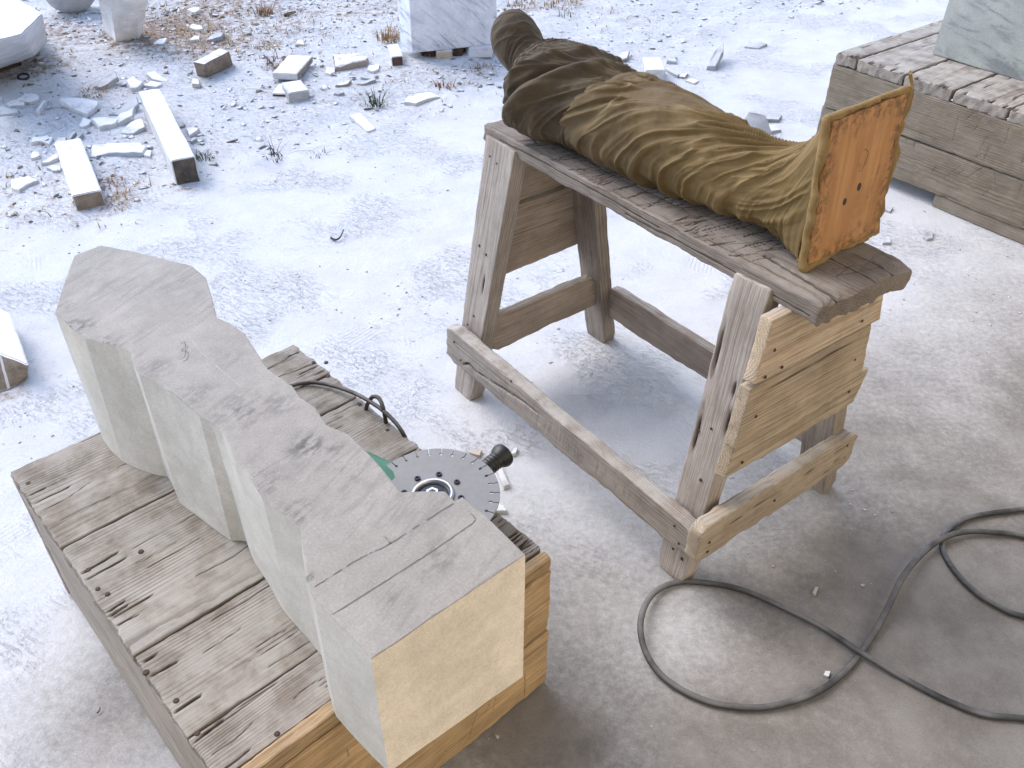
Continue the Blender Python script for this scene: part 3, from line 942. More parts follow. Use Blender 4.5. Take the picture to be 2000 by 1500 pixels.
# neck wraps
neck = np.exp(-((Uu + .470) / .040) ** 2)
ph3 = 2 * np.pi / .024 * (Uu + .010 * np.sin(Th + .6)) + nz(Uu, Th, 10, 1.0, 64) * 2.5
disp += .0075 * neck * (ridges(Uu + .012 * np.sin(Th + .6), Th * .05, .014, .16, 166, 1.3) - .35)
# head: a few thin diagonal seams and sags
hd = sstep(-.61, -.58, Uu) * sstep(-.47, -.52, Uu)
ph4 = 2 * np.pi / .034 * (Uu * .9 + .030 * Th) + nz(Uu, Th, 12, 1.2, 65) * 2.2
disp += .0022 * hd * (ridges(Uu * .8 + .028 * Th, Th * .05, .022, .12, 165, 2.0) - .2)
disp += .0035 * hd * nz(Uu, Th, 14, 1.5, 66)
disp += .0045 * body * nz(Uu, Th, 26, 3.2, 67)
A = np.maximum(ka[:, None] + disp, .003); B_ = np.maximum(kb[:, None] + disp, .003)
PV = vc[:, None] - A * sx_
PW = wc[:, None] + B_ * cx_
on = np.abs(PV) < .125
PW = np.where(on & (Uu > -.50), np.maximum(PW, .002 + .002 * np.abs(nz(Uu, Th, 30, 3, 68))), PW)
V = np.stack([Uu, PV, PW], -1).reshape(-1, 3)
gold = (sstep(-.30, -.16, Uu) * .18 + .06 * sstep(-.45, -.36, Uu)).ravel()
mobj('upper_wrap', V, close_rings(nu, nt), M_CLOTH, fig, smooth=True, attrs={'gold': gold, 'ridge': np.clip(f1 * body, 0, 1).ravel()})

# ---- lower wrap: hips, legs, flaring out to the foot board
st_lo = [(-.232, 0, .092, .092, .084, 2.2), (-.222, 0, .094, .108, .093, 2.2), (-.205, 0, .096, .115, .097, 2.2), (-.17, 0, .097, .116, .099, 2.3), (-.115, 0, .098, .114, .100, 2.3), (-.05, 0, .099, .108, .101, 2.2),
         (.0, 0, .099, .104, .100, 2.2), (.075, .002, .097, .092, .093, 2.2), (.16, .008, .094, .080, .086, 2.2), (.22, .015, .093, .076, .082, 2.2), (.27, .024, .096, .082, .085, 2.3),
         (.31, .036, .105, .092, .096, 2.6), (.335, .046, .118, .101, .110, 3.2), (.355, .053, .132, .111, .128, 4.2), (.372, .057, .142, .118, .141, 6.0), (.392, .058, .146, .120, .146, 9.0)]
nu, nt = 360, 320
u, th, (vc, wc, ka, kb, kn) = loft(st_lo, nu, nt, -.232, .392)
Uu, Th = np.meshgrid(u, th, indexing='ij')
sx_, cx_ = superell(Th, kn[:, None])
warp_ = nz(Uu, Th, 6, 1.0, 70) * 2.4
g = .125 * ((Th + .6) - .17 * (Th + .6) ** 2)
ph1 = 2 * np.pi / .036 * (g + .40 * Uu) + warp_
near = sstep(.18, .30, Uu)
a1 = (1 - .55 * near) * np.clip(.5 + .9 * nz(Uu, Th, 5, .8, 71), .10, 1)
c1 = g + .40 * Uu + .008 * nz(Uu, Th, 5, 1.0, 170)
f1 = np.maximum(ridges(c1, Uu, .021, .22, 171, 1.7), .75 * ridges(c1 + .37, Uu, .034, .30, 172, 1.4))
disp = .0205 * a1 * (f1 - .40)
ph2 = 2 * np.pi / .016 * (g * 1.1 + .36 * Uu) + nz(Uu, Th, 9, 1.6, 72) * 3
disp += .0062 * np.clip(.30 + 1.2 * nz(Uu, Th, 8, 1.3, 73), 0, 1) * (ridges(c1 * 1.04 + .1, Uu, .0085, .09, 173, 1.5) - .3)
# pleats that fan out onto the foot board
ph3 = Th * 13 + nz(Uu, Th, 5, 1.5, 74) * 3.2 + 9 * (Uu - .3)
f3 = ridges(Th * .09 + .3 * (Uu - .3), Uu * .8 + Th * .01, .019, .16, 174, 1.5)
disp += .0105 * near * sstep(.392, .36, Uu) * np.clip(.55 + .8 * nz(Uu, Th, 6, 1.2, 75), .1, 1) * (f3 - .4)
disp += .004 * nz(Uu, Th, 22, 3, 76)
lip = sstep(-.195, -.222, Uu)
disp += .006 * lip * nz(Uu, Th, 3, 5, 77)
A = np.maximum(ka[:, None] + disp, .003); B_ = np.maximum(kb[:, None] + disp, .003)
ush = .030 * (1.0 - np.cos(Th - 1.0)) * 0 + .045 * np.sin(Th * 1.0 + 2.2) * sstep(-.05, -.232, Uu)     # the hem of the lower cloth runs askew
PV = vc[:, None] - A * sx_
PW = wc[:, None] + B_ * cx_
on = (np.abs(PV) < .128)
PW = np.where(on, np.maximum(PW, .002 + .003 * np.abs(nz(Uu, Th, 30, 3, 78))), PW)
V = np.stack([Uu + ush, PV, PW], -1).reshape(-1, 3)
gold = (.50 + .50 * sstep(-.12, .25, Uu)).ravel()
mobj('lower_wrap', V, close_rings(nu, nt), M_CLOTH, fig, smooth=True, attrs={'gold': gold, 'ridge': np.clip(f1 * (1 - near) + f3 * near, 0, 1).ravel()})

# ---- foot board, standing on edge, with a ragged rim of glued cloth
BH, BW, BT = .288, .237, .026
fb_x = Vector((0, 1, 0)); fb_n = Vector((1, 0, .075)).normalized(); fb_y = fb_n.cross(fb_x)
if fb_y.z < 0: fb_y = -fb_y
fbM = Matrix(((fb_x.x, fb_y.x, fb_n.x, .392), (fb_x.y, fb_y.y, fb_n.y, .057), (fb_x.z, fb_y.z, fb_n.z, .148), (0, 0, 0, 1)))
P, F, cut = rough_box(BW - .012, BH - .010, BT, 41, step=.008, r=.003, wear=1.0)
edge = np.maximum(sstep(BW / 2 - .05, BW / 2 - .01, np.abs(P[:, 0])), sstep(BH / 2 - .05, BH / 2 - .01, np.abs(P[:, 1])))
fb = mobj('foot_board', P, F, M_ORANGE, fig, smooth=True, attrs={'edge': edge})
fb.matrix_local = fbM
rim = []
hw, hh = BW / 2, BH / 2
cor = [(-hw, -hh), (hw, -hh), (hw, hh), (-hw, hh)]
for (a, b) in zip(cor, cor[1:] + cor[:1]):
    for k in range(40):
        t = k / 40
        rim.append((a[0] + (b[0] - a[0]) * t, a[1] + (b[1] - a[1]) * t, 0))
rim = np.array(rim)
nn = fbm(rim * 42 + 3, 3, 81); n2 = vnoise(rim * 9 + 9, 82)
rim[:, 2] = .004 + .004 * nn
rim[:, :2] *= (1 + .004 * fbm(rim * 70 + 2, 2, 84))[:, None]
V, F = tube_mesh(rim,   .0070 + .0026 * nn + .0012 * n2, 12, closed=True)
V[:, 2] = np.where(V[:, 2] > BT / 2 + .0035, BT / 2 + .0035 + .3 * (V[:, 2] - BT / 2 - .0035), V[:, 2])
V[:, 2] *= 1.25
V += (fbm(V * 150, 3, 83) * .0016)[:, None] * np.array([1, 1, .6])
rimo = mobj('cloth_rim', V, F, M_GLUE, fig, smooth=True)
rimo.matrix_local = fbM
# stiff torn shred of cloth at the far upper corner
bm = bmesh.new()
sv = []
for k in range(9):
    t = k / 8
    w = .030 * (1 - t * .55)
    x0 = hw - .008 + .016 * t + .003 * math.sin(k * 2.1); y0 = hh - .14 + .168 * t
    for s in (-1, 1):
        for z in (0.0, .006):
            sv.append(bm.verts.new((x0 + s * w * .5 + rs.uniform(-.003, .003), y0 + rs.uniform(-.003, .003), .004 + z + .007 * math.sin(k * 1.3 + s))))
for k in range(8):
    a = sv[4 * k:4 * k + 4]; b = sv[4 * k + 4:4 * k + 8]
    for q in ((a[0], b[0], b[2], a[2]), (a[1], a[3], b[3], b[1]), (a[0], a[1], b[1], b[0]), (a[2], b[2], b[3], a[3])):
        bm.faces.new(q)
bm.faces.new((sv[0], sv[2], sv[3], sv[1])); bm.faces.new((sv[-4], sv[-3], sv[-1], sv[-2]))
bmesh.ops.recalc_face_normals(bm, faces=bm.faces)
me = bpy.data.meshes.new('torn_shred'); bm.to_mesh(me); bm.free(); me.materials.append(M_GLUE)
o = link(bpy.data.objects.new('torn_shred', me), fig); o.matrix_local = fbM
# two holes with dark plugs and the ring of a third
def disc_part(name, x, y, ra, rb, mat, z=BT / 2 + .0006, h=.0012, rot=0.0):
    bm = bmesh.new()
    bmesh.ops.create_cone(bm, cap_ends=True, segments=20, radius1=1, radius2=.93, depth=1)
    me = bpy.data.meshes.new(name); bm.to_mesh(me); bm.free(); me.materials.append(mat)
    o = link(bpy.data.objects.new(name, me), fig)
    o.matrix_local = fbM @ Matrix.Translation((x, y, z)) @ Matrix.Rotation(rot, 4, 'Z') @ Matrix.Diagonal((ra, rb, h, 1))
    return o
disc_part('screw_hole', -.030, -.032, .0065, .0075, M_TWIG)
disc_part('screw_hole', .010, -.014, .0065, .0085, M_TWIG)
a = np.linspace(0, 2 * np.pi, 36, endpoint=False)
ring = np.stack([.004 + .013 * np.cos(a) + .004 * np.sin(a), .040 + .020 * np.sin(a) + .002 * np.cos(3 * a), 0 * a + BT / 2 + .0004], -1)
V, F = tube_mesh(ring, .0008, 6, closed=True)
o = mobj('knot_ring', V, F, M_TWIG, fig); o.matrix_local = fbM

# ================================================================== LOW WORK BOX with the roughed-out marble
BA = .7462
bA = np.array([math.cos(BA), math.sin(BA)]); bB = np.array([-math.sin(BA), math.cos(BA)])
bc = np.array([.0586, 1.0762]) - bA * .3261 + bB * .4275
box = tag(empty('work_box', (bc[0], bc[1], 0), BA), 'low dusty planked work box under the roughed-out marble', 'box')
C_PL = (.32, .294, .258, .52)
def bcuts(W, L, n, seed):
    r_ = random.Random(seed); out = []
    for i in range(n):
        x = r_.uniform(-L / 2, L / 2); y = r_.uniform(-W / 2, W / 2); l = r_.uniform(.04, .16)
        out.append((2, [(x, y), (x + l * .5, y + r_.gauss(0, .003)), (x + l, y + r_.gauss(0, .006))], r_.uniform(.0011, .0016), .0014))
    for i in range(7):      # splits that run in from the ends
        s = r_.choice([-1, 1]); y = r_.uniform(-W / 2 + .01, W / 2 - .01); l = r_.uniform(.02, .07)
        out.append((2, [(s * L / 2, y), (s * (L / 2 - l), y + r_.gauss(0, .003))], r_.uniform(.0014, .0026), .005))
    return out
for k, (y0, y1) in enumerate(((.5905, .855), (.283, .5865), (.0925, .279), (.002, .0905))):
    W = y1 - y0
    board('plank', box, frame((0, (y0 + y1) / 2 - .4275, .3815), (1, 0, 0), (0, 0, 1)), .652, W, .034, C_PL if k < 3 else (.33, .295, .27, .5), 51 + k,
          step=.006, stepyz=.0022, r=.004, wear=1.2, bow=.0018, ragged=.006, cuts=bcuts(W, .64, 14, 51 + k))
for s in (-1, 1):
    for z0, z1 in ((.004, .180), (.184, .362)):
        board('side_board', box, frame((s * .3115, 0, (z0 + z1) / 2), (0, 1, 0), (s, 0, 0)), .85, z1 - z0, .026, (.42, .38, .34, .45), 60 + int(z0 * 100) + s, step=.014, stepyz=.009, r=.005, bow=.003)
fr_ = random.Random(77)
for j, (z0, z1) in enumerate(((.004, .180), (.184, .3625))):
    fcut = []
    for i in range(15):
        x = fr_.uniform(-.3, .3); y = fr_.uniform(-.085, .085); a = math.radians(fr_.gauss(75, 25)); l = fr_.uniform(.02, .09)
        fcut.append((2, [(x, y), (x + l * math.cos(a), y + l * math.sin(a))], fr_.uniform(.0017, .0023), .0016, .5))
    board('front_board', box, frame((0, -.4275 - .0135, (z0 + z1) / 2), (1, 0, 0), (0, -1, 0)), .652, z1 - z0, .026, (.68, .49, .28, .08), 70 + j, step=.0030, stepyz=.0028, r=.006, wear=1.2, bow=.002, cuts=fcut)
    board('back_board', box, frame((0, .4275 + .0135, (z0 + z1) / 2), (1, 0, 0), (0, 1, 0)), .652, z1 - z0, .026, (.42, .37, .33, .4), 75 + j, step=.02, r=.005)
# the top front edge strip, worn orange
board('edge_strip', box, frame((0, -.4275 - .0125, .3815), (1, 0, 0), (0, 0, 1)), .654, .023, .034, (.60, .44, .26, .15), 79, step=.008, stepyz=.004, r=.007, wear=1.3, ragged=.004)
def bl(p):      # a point of the ground plan in the box's frame
    d = np.array(p) - bc
    return d @ bA, d @ bB
for q in ((-0.6725, 1.0608, 0.3987), (-0.752, 1.0175, 0.3987), (-0.6985, 0.9652, 0.3987), (-0.5185, 0.7628, 0.3987), (-0.4316, 1.6298, 0.3987), (-0.4612, 1.6294, 0.3987), (-0.4193, 1.5783, 0.3987), (-0.2621, 1.3954, 0.3987), (-0.3323, 1.4801, 0.3987), (-0.3501, 0.709, 0.3987), (-0.9507, 1.2308, 0.3987), (-0.4705, 0.7087, 0.3987), (-0.5817, 0.812, 0.3987), (-0.7194, 0.976, 0.3987)):
    x, y = bl(q[:2])
    nail(box, (x, y, .3990), (0, 0, 1), rs.uniform(1.1, 1.6))

# ================================================================== ROUGHED-OUT MARBLE FIGURE (standing on the box)
TOPO = [(-0.1715, 0.6403, 0.6952), (-0.2003, 0.6729, 0.6952), (-0.2296, 0.7007, 0.6952), (-0.2589, 0.7312, 0.6952), (-0.271, 0.7495, 0.6952), (-0.2882, 0.8074, 0.6952), (-0.3006, 0.8573, 0.6952), (-0.3404, 0.8896, 0.6952), (-0.367, 0.9118, 0.6952), (-0.3959, 0.9541, 0.6952), (-0.4303, 0.9986, 0.6952), (-0.4663, 1.06, 0.6952), (-0.4889, 1.0797, 0.6952), (-0.5126, 1.0959, 0.6952), (-0.5563, 1.1386, 0.6952), (-0.603, 1.1776, 0.6952), (-0.6477, 1.2039, 0.6952), (-0.6663, 1.2299, 0.6952), (-0.6875, 1.2732, 0.6952), (-0.7172, 1.2899, 0.6952), (-0.7474, 1.2989, 0.6952), (-0.7834, 1.3126, 0.6952), (-0.8191, 1.3413, 0.6952), (-0.8487, 1.3726, 0.6952), (-0.8698, 1.3911, 0.6952), (-0.8899, 1.475, 0.6952), (-0.9162, 1.6045, 0.6952), (-0.8746, 1.6455, 0.6952), (-0.8029, 1.6233, 0.6952), (-0.6609, 1.5679, 0.6952), (-0.6186, 1.5212, 0.6952), (-0.5862, 1.4468, 0.6952), (-0.5586, 1.3805, 0.6952), (-0.5321, 1.364, 0.6952), (-0.4955, 1.3315, 0.6952), (-0.4582, 1.272, 0.6952), (-0.4272, 1.223, 0.6952), (-0.3749, 1.1766, 0.6952), (-0.356, 1.1467, 0.6952), (-0.3266, 1.1218, 0.6952), (-0.3003, 1.0772, 0.6952), (-0.2605, 1.0554, 0.6952), (-0.2396, 1.0291, 0.6952), (-0.2148, 1.0002, 0.6952), (-0.1968, 0.9754, 0.6952), (-0.1651, 0.9279, 0.6952), (-0.1325, 0.9304, 0.6952), (-0.0988, 0.9308, 0.6952), (-0.0831, 0.9101, 0.6952), (-0.0723, 0.9196, 0.6952), (-0.0347, 0.8801, 0.6952), (0.0213, 0.81, 0.6952)]
# where the sawn flank strays from the vertical on its way down (index in the outline -> foot of that edge)
FOOT = {0: (-0.1748, 0.6503, 0.3995), 3: (-0.2648, 0.7371, 0.3995), 5: (-0.2854, 0.7851, 0.3995), 6: (-0.3042, 0.8426, 0.3995), 7: (-0.3358, 0.8786, 0.3995), 9: (-0.3884, 0.9356, 0.3995), 10: (-0.4276, 0.9942, 0.3995), 11: (-0.4587, 1.0352, 0.3995), 13: (-0.5142, 1.0875, 0.3995), 14: (-0.5516, 1.1146, 0.3995), 15: (-0.5947, 1.1488, 0.3995), 16: (-0.6361, 1.1801, 0.3995), 17: (-0.6677, 1.2321, 0.3995), 18: (-0.6814, 1.2505, 0.3995), 19: (-0.709, 1.2573, 0.3995), 20: (-0.7453, 1.2714, 0.3995), 21: (-0.7857, 1.293, 0.3995), 22: (-0.8223, 1.3258, 0.3995), 23: (-0.8482, 1.3565, 0.3995)}
SPOTS = []
for (q, r, k) in (((-0.8106, 1.3464, 0.6952), .05, .9), ((-0.7387, 1.2927, 0.6952), .045, .85), ((-0.8571, 1.4104, 0.6952), .035, .5), ((-0.4489, 1.1136, 0.6952), .07, .65), ((-0.3925, 1.1275, 0.6952), .05, .5), ((-0.3228, 1.028, 0.6952), .05, .9), ((-0.2824, 1.0285, 0.6952), .035, .7),
                  ((-0.3113, 0.8859, 0.6952), .035, .85), ((-0.3697, 0.9479, 0.6952), .05, .6), ((-0.6277, 1.2216, 0.6952), .05, .45), ((-0.5362, 1.1524, 0.6952), .055, .5), ((-0.0969, 0.8023, 0.6952), .045, .5), ((-0.1529, 0.7323, 0.6952), .04, .35), ((-0.1229, 0.7752, 0.6952), .03, .4),
                  ((-0.6763, 1.4673, 0.6952), .05, .3), ((-0.2739, 0.7649, 0.6952), .02, .8), ((-0.2401, 0.9604, 0.6952), .06, .35), ((-0.5012, 1.2531, 0.6952), .05, .3), ((-0.793, 1.484, 0.6952), .06, .28)):
    SPOTS.append((*bl(q[:2]), r, k))
M_TOP = make_carved('marked_marble_face', (.365, .345, .322), smudge=.30, spots=SPOTS)
marble = tag(empty('marble_block', (bc[0], bc[1], .3995), BA), 'grey marble slab sawn to a rough figure outline lying on the planked box', 'marble block')
def marble_mesh():
    ZT = .6952 - .3995
    top = [np.array(bl(q[:2])) for q in TOPO]
    bot = [np.array(bl(FOOT[i][:2])) if i in FOOT else top[i] for i in range(len(top))]
    # subdivide the outline; a little tool wobble
    T, Bo, par = [], [], []
    n = len(top)
    for i in range(n):
        a, b = top[i], top[(i + 1) % n]; c, d = bot[i], bot[(i + 1) % n]
        m = max(1, int(np.linalg.norm(b - a) / .012))
        for k in range(m):
            t = k / m
            T.append(a + (b - a) * t); Bo.append(c + (d - c) * t); par.append((i, t))
    T = np.array(T); Bo = np.array(Bo); m = len(T)
    rows = 14
    V = []
    for r in range(rows + 1):
        s = r / rows
        Q = T + (Bo - T) * s
        wob = .0012 * fbm(np.stack([Q[:, 0] * 18, Q[:, 1] * 18, Q[:, 0] * 0 + s * 2], -1), 3, 90)
        cen = Q.mean(0)
        d = Q - cen; d /= np.linalg.norm(d, axis=1, keepdims=True)
        Q = Q + d * wob[:, None]
        # a sawn groove down the flank beside the hip
        for i, (ii_, t_) in enumerate(par):
            pos = ii_ + t_
            if 11.2 < pos < 13.0:
                dep = .007 * math.sin((pos - 11.2) / 1.8 * math.pi) * (.35 + .65 * s)
                Q[i] -= d[i] * dep * (1 if s > .04 else .2)
        if r == 0: Q = Q - d * (.0012 * np.abs(fbm(np.stack([Q[:, 0] * 60, Q[:, 1] * 60, Q[:, 0] * 0], -1), 2, 91)))[:, None]
        z = ZT * (1 - s)
        V.append(np.column_stack([Q, np.full(m, z if r else ZT - .0012)]))
    # top face: outline inset by a hair, chipped arris
    cen = T.mean(0)
    nrm = np.zeros_like(T)
    tg = np.roll(T, -1, 0) - np.roll(T, 1, 0)
    nrm[:, 0], nrm[:, 1] = tg[:, 1], -tg[:, 0]
    nrm /= np.linalg.norm(nrm, axis=1, keepdims=True)
    area = np.sum(T[:, 0] * np.roll(T[:, 1], -1) - np.roll(T[:, 0], -1) * T[:, 1])
    if area < 0: nrm = -nrm
    chip = .0012 + .0065 * np.clip(fbm(np.stack([T[:, 0] * 45, T[:, 1] * 45, T[:, 0] * 0], -1), 3, 92), 0, 1)
    TT = T - nrm * chip[:, None]
    V.append(np.column_stack([TT, np.full(m, ZT)]))
    V = np.concatenate(V)
    F, mi = [], []
    f0 = [i for i, p_ in enumerate(par) if p_[0] == len(top) - 1]
    for r in range(rows):
        for i in range(m):
            j = (i + 1) % m
            F.append((r * m + i, (r + 1) * m + i, (r + 1) * m + j, r * m + j))
            mi.append(2 if i in f0 else 1)
    t0 = (rows + 1) * m
    for i in range(m):
        j = (i + 1) % m
        F.append((t0 + i, i, j, t0 + j)); mi.append(0)
    F.append(tuple(t0 + i for i in range(m))); mi.append(0)
    F.append(tuple(rows * m + i for i in range(m))[::-1]); mi.append(1)
    if area < 0: pass
    return V, F, mi
V, F, mi = marble_mesh()
me = mesh_data('marble_body', V, F, [M_TOP, M_SIDE, M_FRONT], mat_idx=mi)
bm = bmesh.new(); bm.from_mesh(me); bmesh.ops.recalc_face_normals(bm, faces=bm.faces)
bmesh.ops.triangulate(bm, faces=[f for f in bm.faces if len(f.verts) > 4])
bm.to_mesh(me); bm.free()
mb = bpy.data.objects.new('marble_body', me); link(mb, marble)
me.polygons.foreach_set('use_smooth', np.ones(len(me.polygons), dtype=bool))
me.set_sharp_from_angle(angle=math.radians(10))

def ribbons(name, parent, strokes, z, width, mat, jit=.0006, seed=1):
    """thin drawn or scratched lines lying on a face"""
    r_ = random.Random(seed)
    V, F = [], []
    for st in strokes:
        pts = catmull(st, 10) if len(st) > 2 else np.array([np.array(st[0]) + (np.array(st[1]) - np.array(st[0])) * k / 24 for k in range(25)])
        d = np.gradient(pts, axis=0); nrm_ = np.stack([-d[:, 1], d[:, 0]], -1); nrm_ /= np.linalg.norm(nrm_, axis=1, keepdims=True) + 1e-9
        b0 = len(V)
        for k, (p_, q_) in enumerate(zip(pts, nrm_)):
            w = width * r_.uniform(.35, 1.15)
            off = r_.uniform(-jit, jit)
            V.append((*(p_ + q_ * (off - w / 2)), z)); V.append((*(p_ + q_ * (off + w / 2)), z))
        for k in range(len(pts) - 1):
            if r_.random() < .1: continue
            a = b0 + 2 * k
            F.append((a, a + 1, a + 3, a + 2))
    return mobj(name, V, F, mat, parent)
def ml(*ps): return [np.array(bl(p_[:2])) for p_ in ps]
ZM = .6952 - .3995 + .0005
o = ribbons('pencil_line', marble, [ml((-0.2617, 0.7509, 0.6957), (-0.2096, 0.7988, 0.6957), (-0.1704, 0.8268, 0.6957), (-0.0851, 0.9054, 0.6957)),
        ml((-0.2298, 0.7067, 0.6957), (-0.1635, 0.7657, 0.6957), (-0.1051, 0.8183, 0.6957), (-0.0535, 0.8685, 0.6957)), ml((-0.0535, 0.8685, 0.6957), (-0.0516, 0.8765, 0.6957), (-0.0619, 0.8904, 0.6957)),
        ml((-0.1777, 0.84, 0.6957), (-0.1674, 0.8259, 0.6957))], ZM, .0022, M_PENCIL, seed=3)
tag(o, kind='stuff')
o = ribbons('scribbled_number', marble, [ml((-0.6025, 1.294, 0.6957), (-0.5969, 1.3004, 0.6957), (-0.5909, 1.2864, 0.6957), (-0.5942, 1.2755, 0.6957), (-0.586, 1.2695, 0.6957), (-0.5838, 1.2558, 0.6957), (-0.5906, 1.2482, 0.6957)),
        ml((-0.5859, 1.288, 0.6957), (-0.5878, 1.2756, 0.6957), (-0.5796, 1.2665, 0.6957), (-0.577, 1.2514, 0.6957), (-0.5817, 1.2423, 0.6957))], ZM, .0016, M_PENCIL, seed=4)
tag(o, kind='stuff')
o = ribbons('scratch', marble, [ml((-0.6177, 1.3453, 0.6957), (-0.595, 1.3589, 0.6957), (-0.5785, 1.3863, 0.6957), (-0.5743, 1.4176, 0.6957)), ml((-0.5997, 1.326, 0.6957), (-0.555, 1.2669, 0.6957), (-0.4986, 1.2083, 0.6957), (-0.4634, 1.1734, 0.6957)), ml((-0.3939, 0.9525, 0.6957), (-0.3764, 0.9782, 0.6957), (-0.34, 1.0131, 0.6957))], ZM, .0012, M_SCRATCH, seed=5)
tag(o, kind='stuff')

# ================================================================== ANGLE GRINDER lying on its back, disc up
gc = (-0.1414, 1.1175, 0.489)
gr_rear = (-0.338, 1.2478, 0.489)
gdir = np.array([gr_rear[0] - gc[0], gr_rear[1] - gc[1]]); gdir /= np.linalg.norm(gdir)
grinder = tag(empty('angle_grinder', (gc[0], gc[1], .489), math.atan2(gdir[1], gdir[0])), 'angle grinder with big grey cutting disc lying behind the marble on the box', 'angle grinder')

def disc_mesh(R=.122, r0=.030, slots=30, t=.0030):
    per = 14
    na = slots * per
    rad = [r0, .045, .06, .08, .095, .1035, .1065, .1095, .113, .1165, .1195, R]
    nr = len(rad)
    bm = bmesh.new()
    g = [[bm.verts.new((r * math.cos(2 * math.pi * k / na), r * math.sin(2 * math.pi * k / na), 0)) for k in range(na)] for r in rad]
    fs = []
    for i in range(nr - 1):
        for k in range(na):
            m = k % per
            if i >= 7 and m == 6: continue                        # the slot
            if i in (5, 6) and m in (5, 6, 7): continue           # its keyhole end
            fs.append(bm.faces.new((g[i][k], g[i + 1][k], g[i + 1][(k + 1) % na], g[i][(k + 1) % na])))
    ex = bmesh.ops.extrude_face_region(bm, geom=fs)
    vv = [e for e in ex['geom'] if isinstance(e, bmesh.types.BMVert)]
    bmesh.ops.translate(bm, verts=vv, vec=(0, 0, t))
    bmesh.ops.recalc_face_normals(bm, faces=bm.faces)
    for v in [v for v in bm.verts if not v.link_faces]: bm.verts.remove(v)
    me = bpy.data.meshes.new('cutting_disc'); bm.to_mesh(me); bm.free()
    me.materials.append(M_STEEL)
    return me
disc = link(bpy.data.objects.new('cutting_disc', disc_mesh()), grinder)
disc.rotation_euler = (math.radians(-2), math.radians(2), .1)

def lathe_obj(name, prof, mat, parent, seg=40, M=None):
    V, F = [], []
    n = len(prof)
    for k in range(seg):
        a = 2 * math.pi * k / seg
        for r, z in prof: V.append((r * math.cos(a), r * math.sin(a), z))
    for k in range(seg):
        l = (k + 1) % seg
        for i in range(n - 1): F.append((k * n + i, l * n + i, l * n + i + 1, k * n + i + 1))
    o = mobj(name, V, F, mat, parent, smooth=True)
    o.data.set_sharp_from_angle(angle=math.radians(35))
    if M is not None: o.matrix_local = M
    return o
lathe_obj('flange_ring', [(.0395, .003), (.0395, .0065), (.0365, .0095), (.0335, .0095), (.031, .006), (.0305, .001)], M_BRIGHT, disc)
lathe_obj('flange', [(.031, -.006), (.031, .001), (.024, .003), (.022, .007), (.013, .008), (.012, .0045), (.0005, .0045)], M_DARK, disc)
lathe_obj('flange_nut', [(.0125, .004), (.0120, .0125), (.0075, .0125), (.007, .008), (.0003, .008)], M_BRIGHT, disc, seg=6)
for k in range(8):
    a = 2 * math.pi * k / 8 + .33
    b = lathe_obj('bolt', [(.0056, .0028), (.0056, .0058), (.0046, .0066), (.0026, .0066), (.0024, .0046), (.0002, .0046)], M_DARK, disc, seg=14, M=Matrix.Translation((.0525 * math.cos(a), .0525 * math.sin(a), 0)))

def loft_x(name, st, mat, parent, seg=28, sup=2.6):
    """stations (x, y, z, half width, half height) along x"""
    S = np.array(st, float)
    x = np.linspace(S[0, 0], S[-1, 0], 60)
    k = [np.interp(x, S[:, 0], S[:, i]) for i in range(1, 5)]
    th = np.linspace(0, 2 * np.pi, seg, endpoint=False)
    sx, cx = superell(th, sup)
    V = np.stack([np.repeat(x[:, None], seg, 1), k[0][:, None] + k[2][:, None] * sx, k[1][:, None] + k[3][:, None] * cx], -1).reshape(-1, 3)
    F = [tuple(f) for f in close_rings(60, seg)]
    F.append(tuple(range(seg))); F.append(tuple(59 * seg + i for i in range(seg))[::-1])
    o = mobj(name, V, F, mat, parent, smooth=True)
    o.data.set_sharp_from_angle(angle=math.radians(40))
    return o
loft_x('gear_head', [(-.045, 0, -.042, .012, .014), (-.040, 0, -.042, .030, .028), (-.01, 0, -.043, .038, .036), (.045, 0, -.045, .037, .036), (.062, 0, -.046, .040, .038)], M_STEEL, grinder)
loft_x('motor_housing', [(.063, 0, -.044, .041, .040), (.075, 0, -.043, .043, .043), (.12, 0, -.042, .044, .043), (.185, .0, -.043, .043, .041), (.200, .0, -.044, .038, .036)], M_GREEN, grinder)
for k in range(5):
    loft_x('vent_rib', [(.080 + k * .012, .0, -.044, .0446, .0436), (.084 + k * .012, 0, -.044, .0446, .0436)], M_BLACK, grinder)
loft_x('rear_handle', [(.200, 0, -.042, .040, .041), (.225, 0, -.044, .034, .036), (.26, 0, -.047, .025, .030), (.34, 0, -.049, .024, .030), (.385, 0, -.050, .028, .032), (.40, 0, -.050, .018, .022)], M_BLACK, grinder)
lathe_obj('spindle_neck', [(.028, -.030), (.028, -.010), (.022, -.006), (.022, .0)], M_STEEL, grinder, seg=24)
# side handle: stem, red collar, ribbed black grip with a flared end
hd_tip = np.array((-0.0168, 1.2635, 0.462)[:2]) - np.array(gc[:2])
hx = hd_tip @ gdir; hy = hd_tip @ np.array([-gdir[1], gdir[0]])
hl = math.hypot(hx, hy); ha = math.atan2(hy, hx)
hM = Matrix.Translation((0, 0, -.034)) @ Matrix.Rotation(ha, 4, 'Z') @ Matrix.Rotation(math.radians(90), 4, 'Y')
sh = lathe_obj('side_handle', [(.004, hl - .085), (.017, hl - .080), (.019, hl - .072)] + [(.0165 + .0014 * (k % 2), hl - .066 + k * .004) for k in range(12)] + [(.017, hl - .018), (.0225, hl - .009), (.0245, hl - .002), (.0235, hl + .004), (.019, hl + .006), (.017, hl + .002), (.0003, hl + .002)], M_BLACK, grinder, seg=30, M=hM)
lathe_obj('stem', [(.008, .02), (.008, hl - .088)], M_STEEL, sh, seg=14)
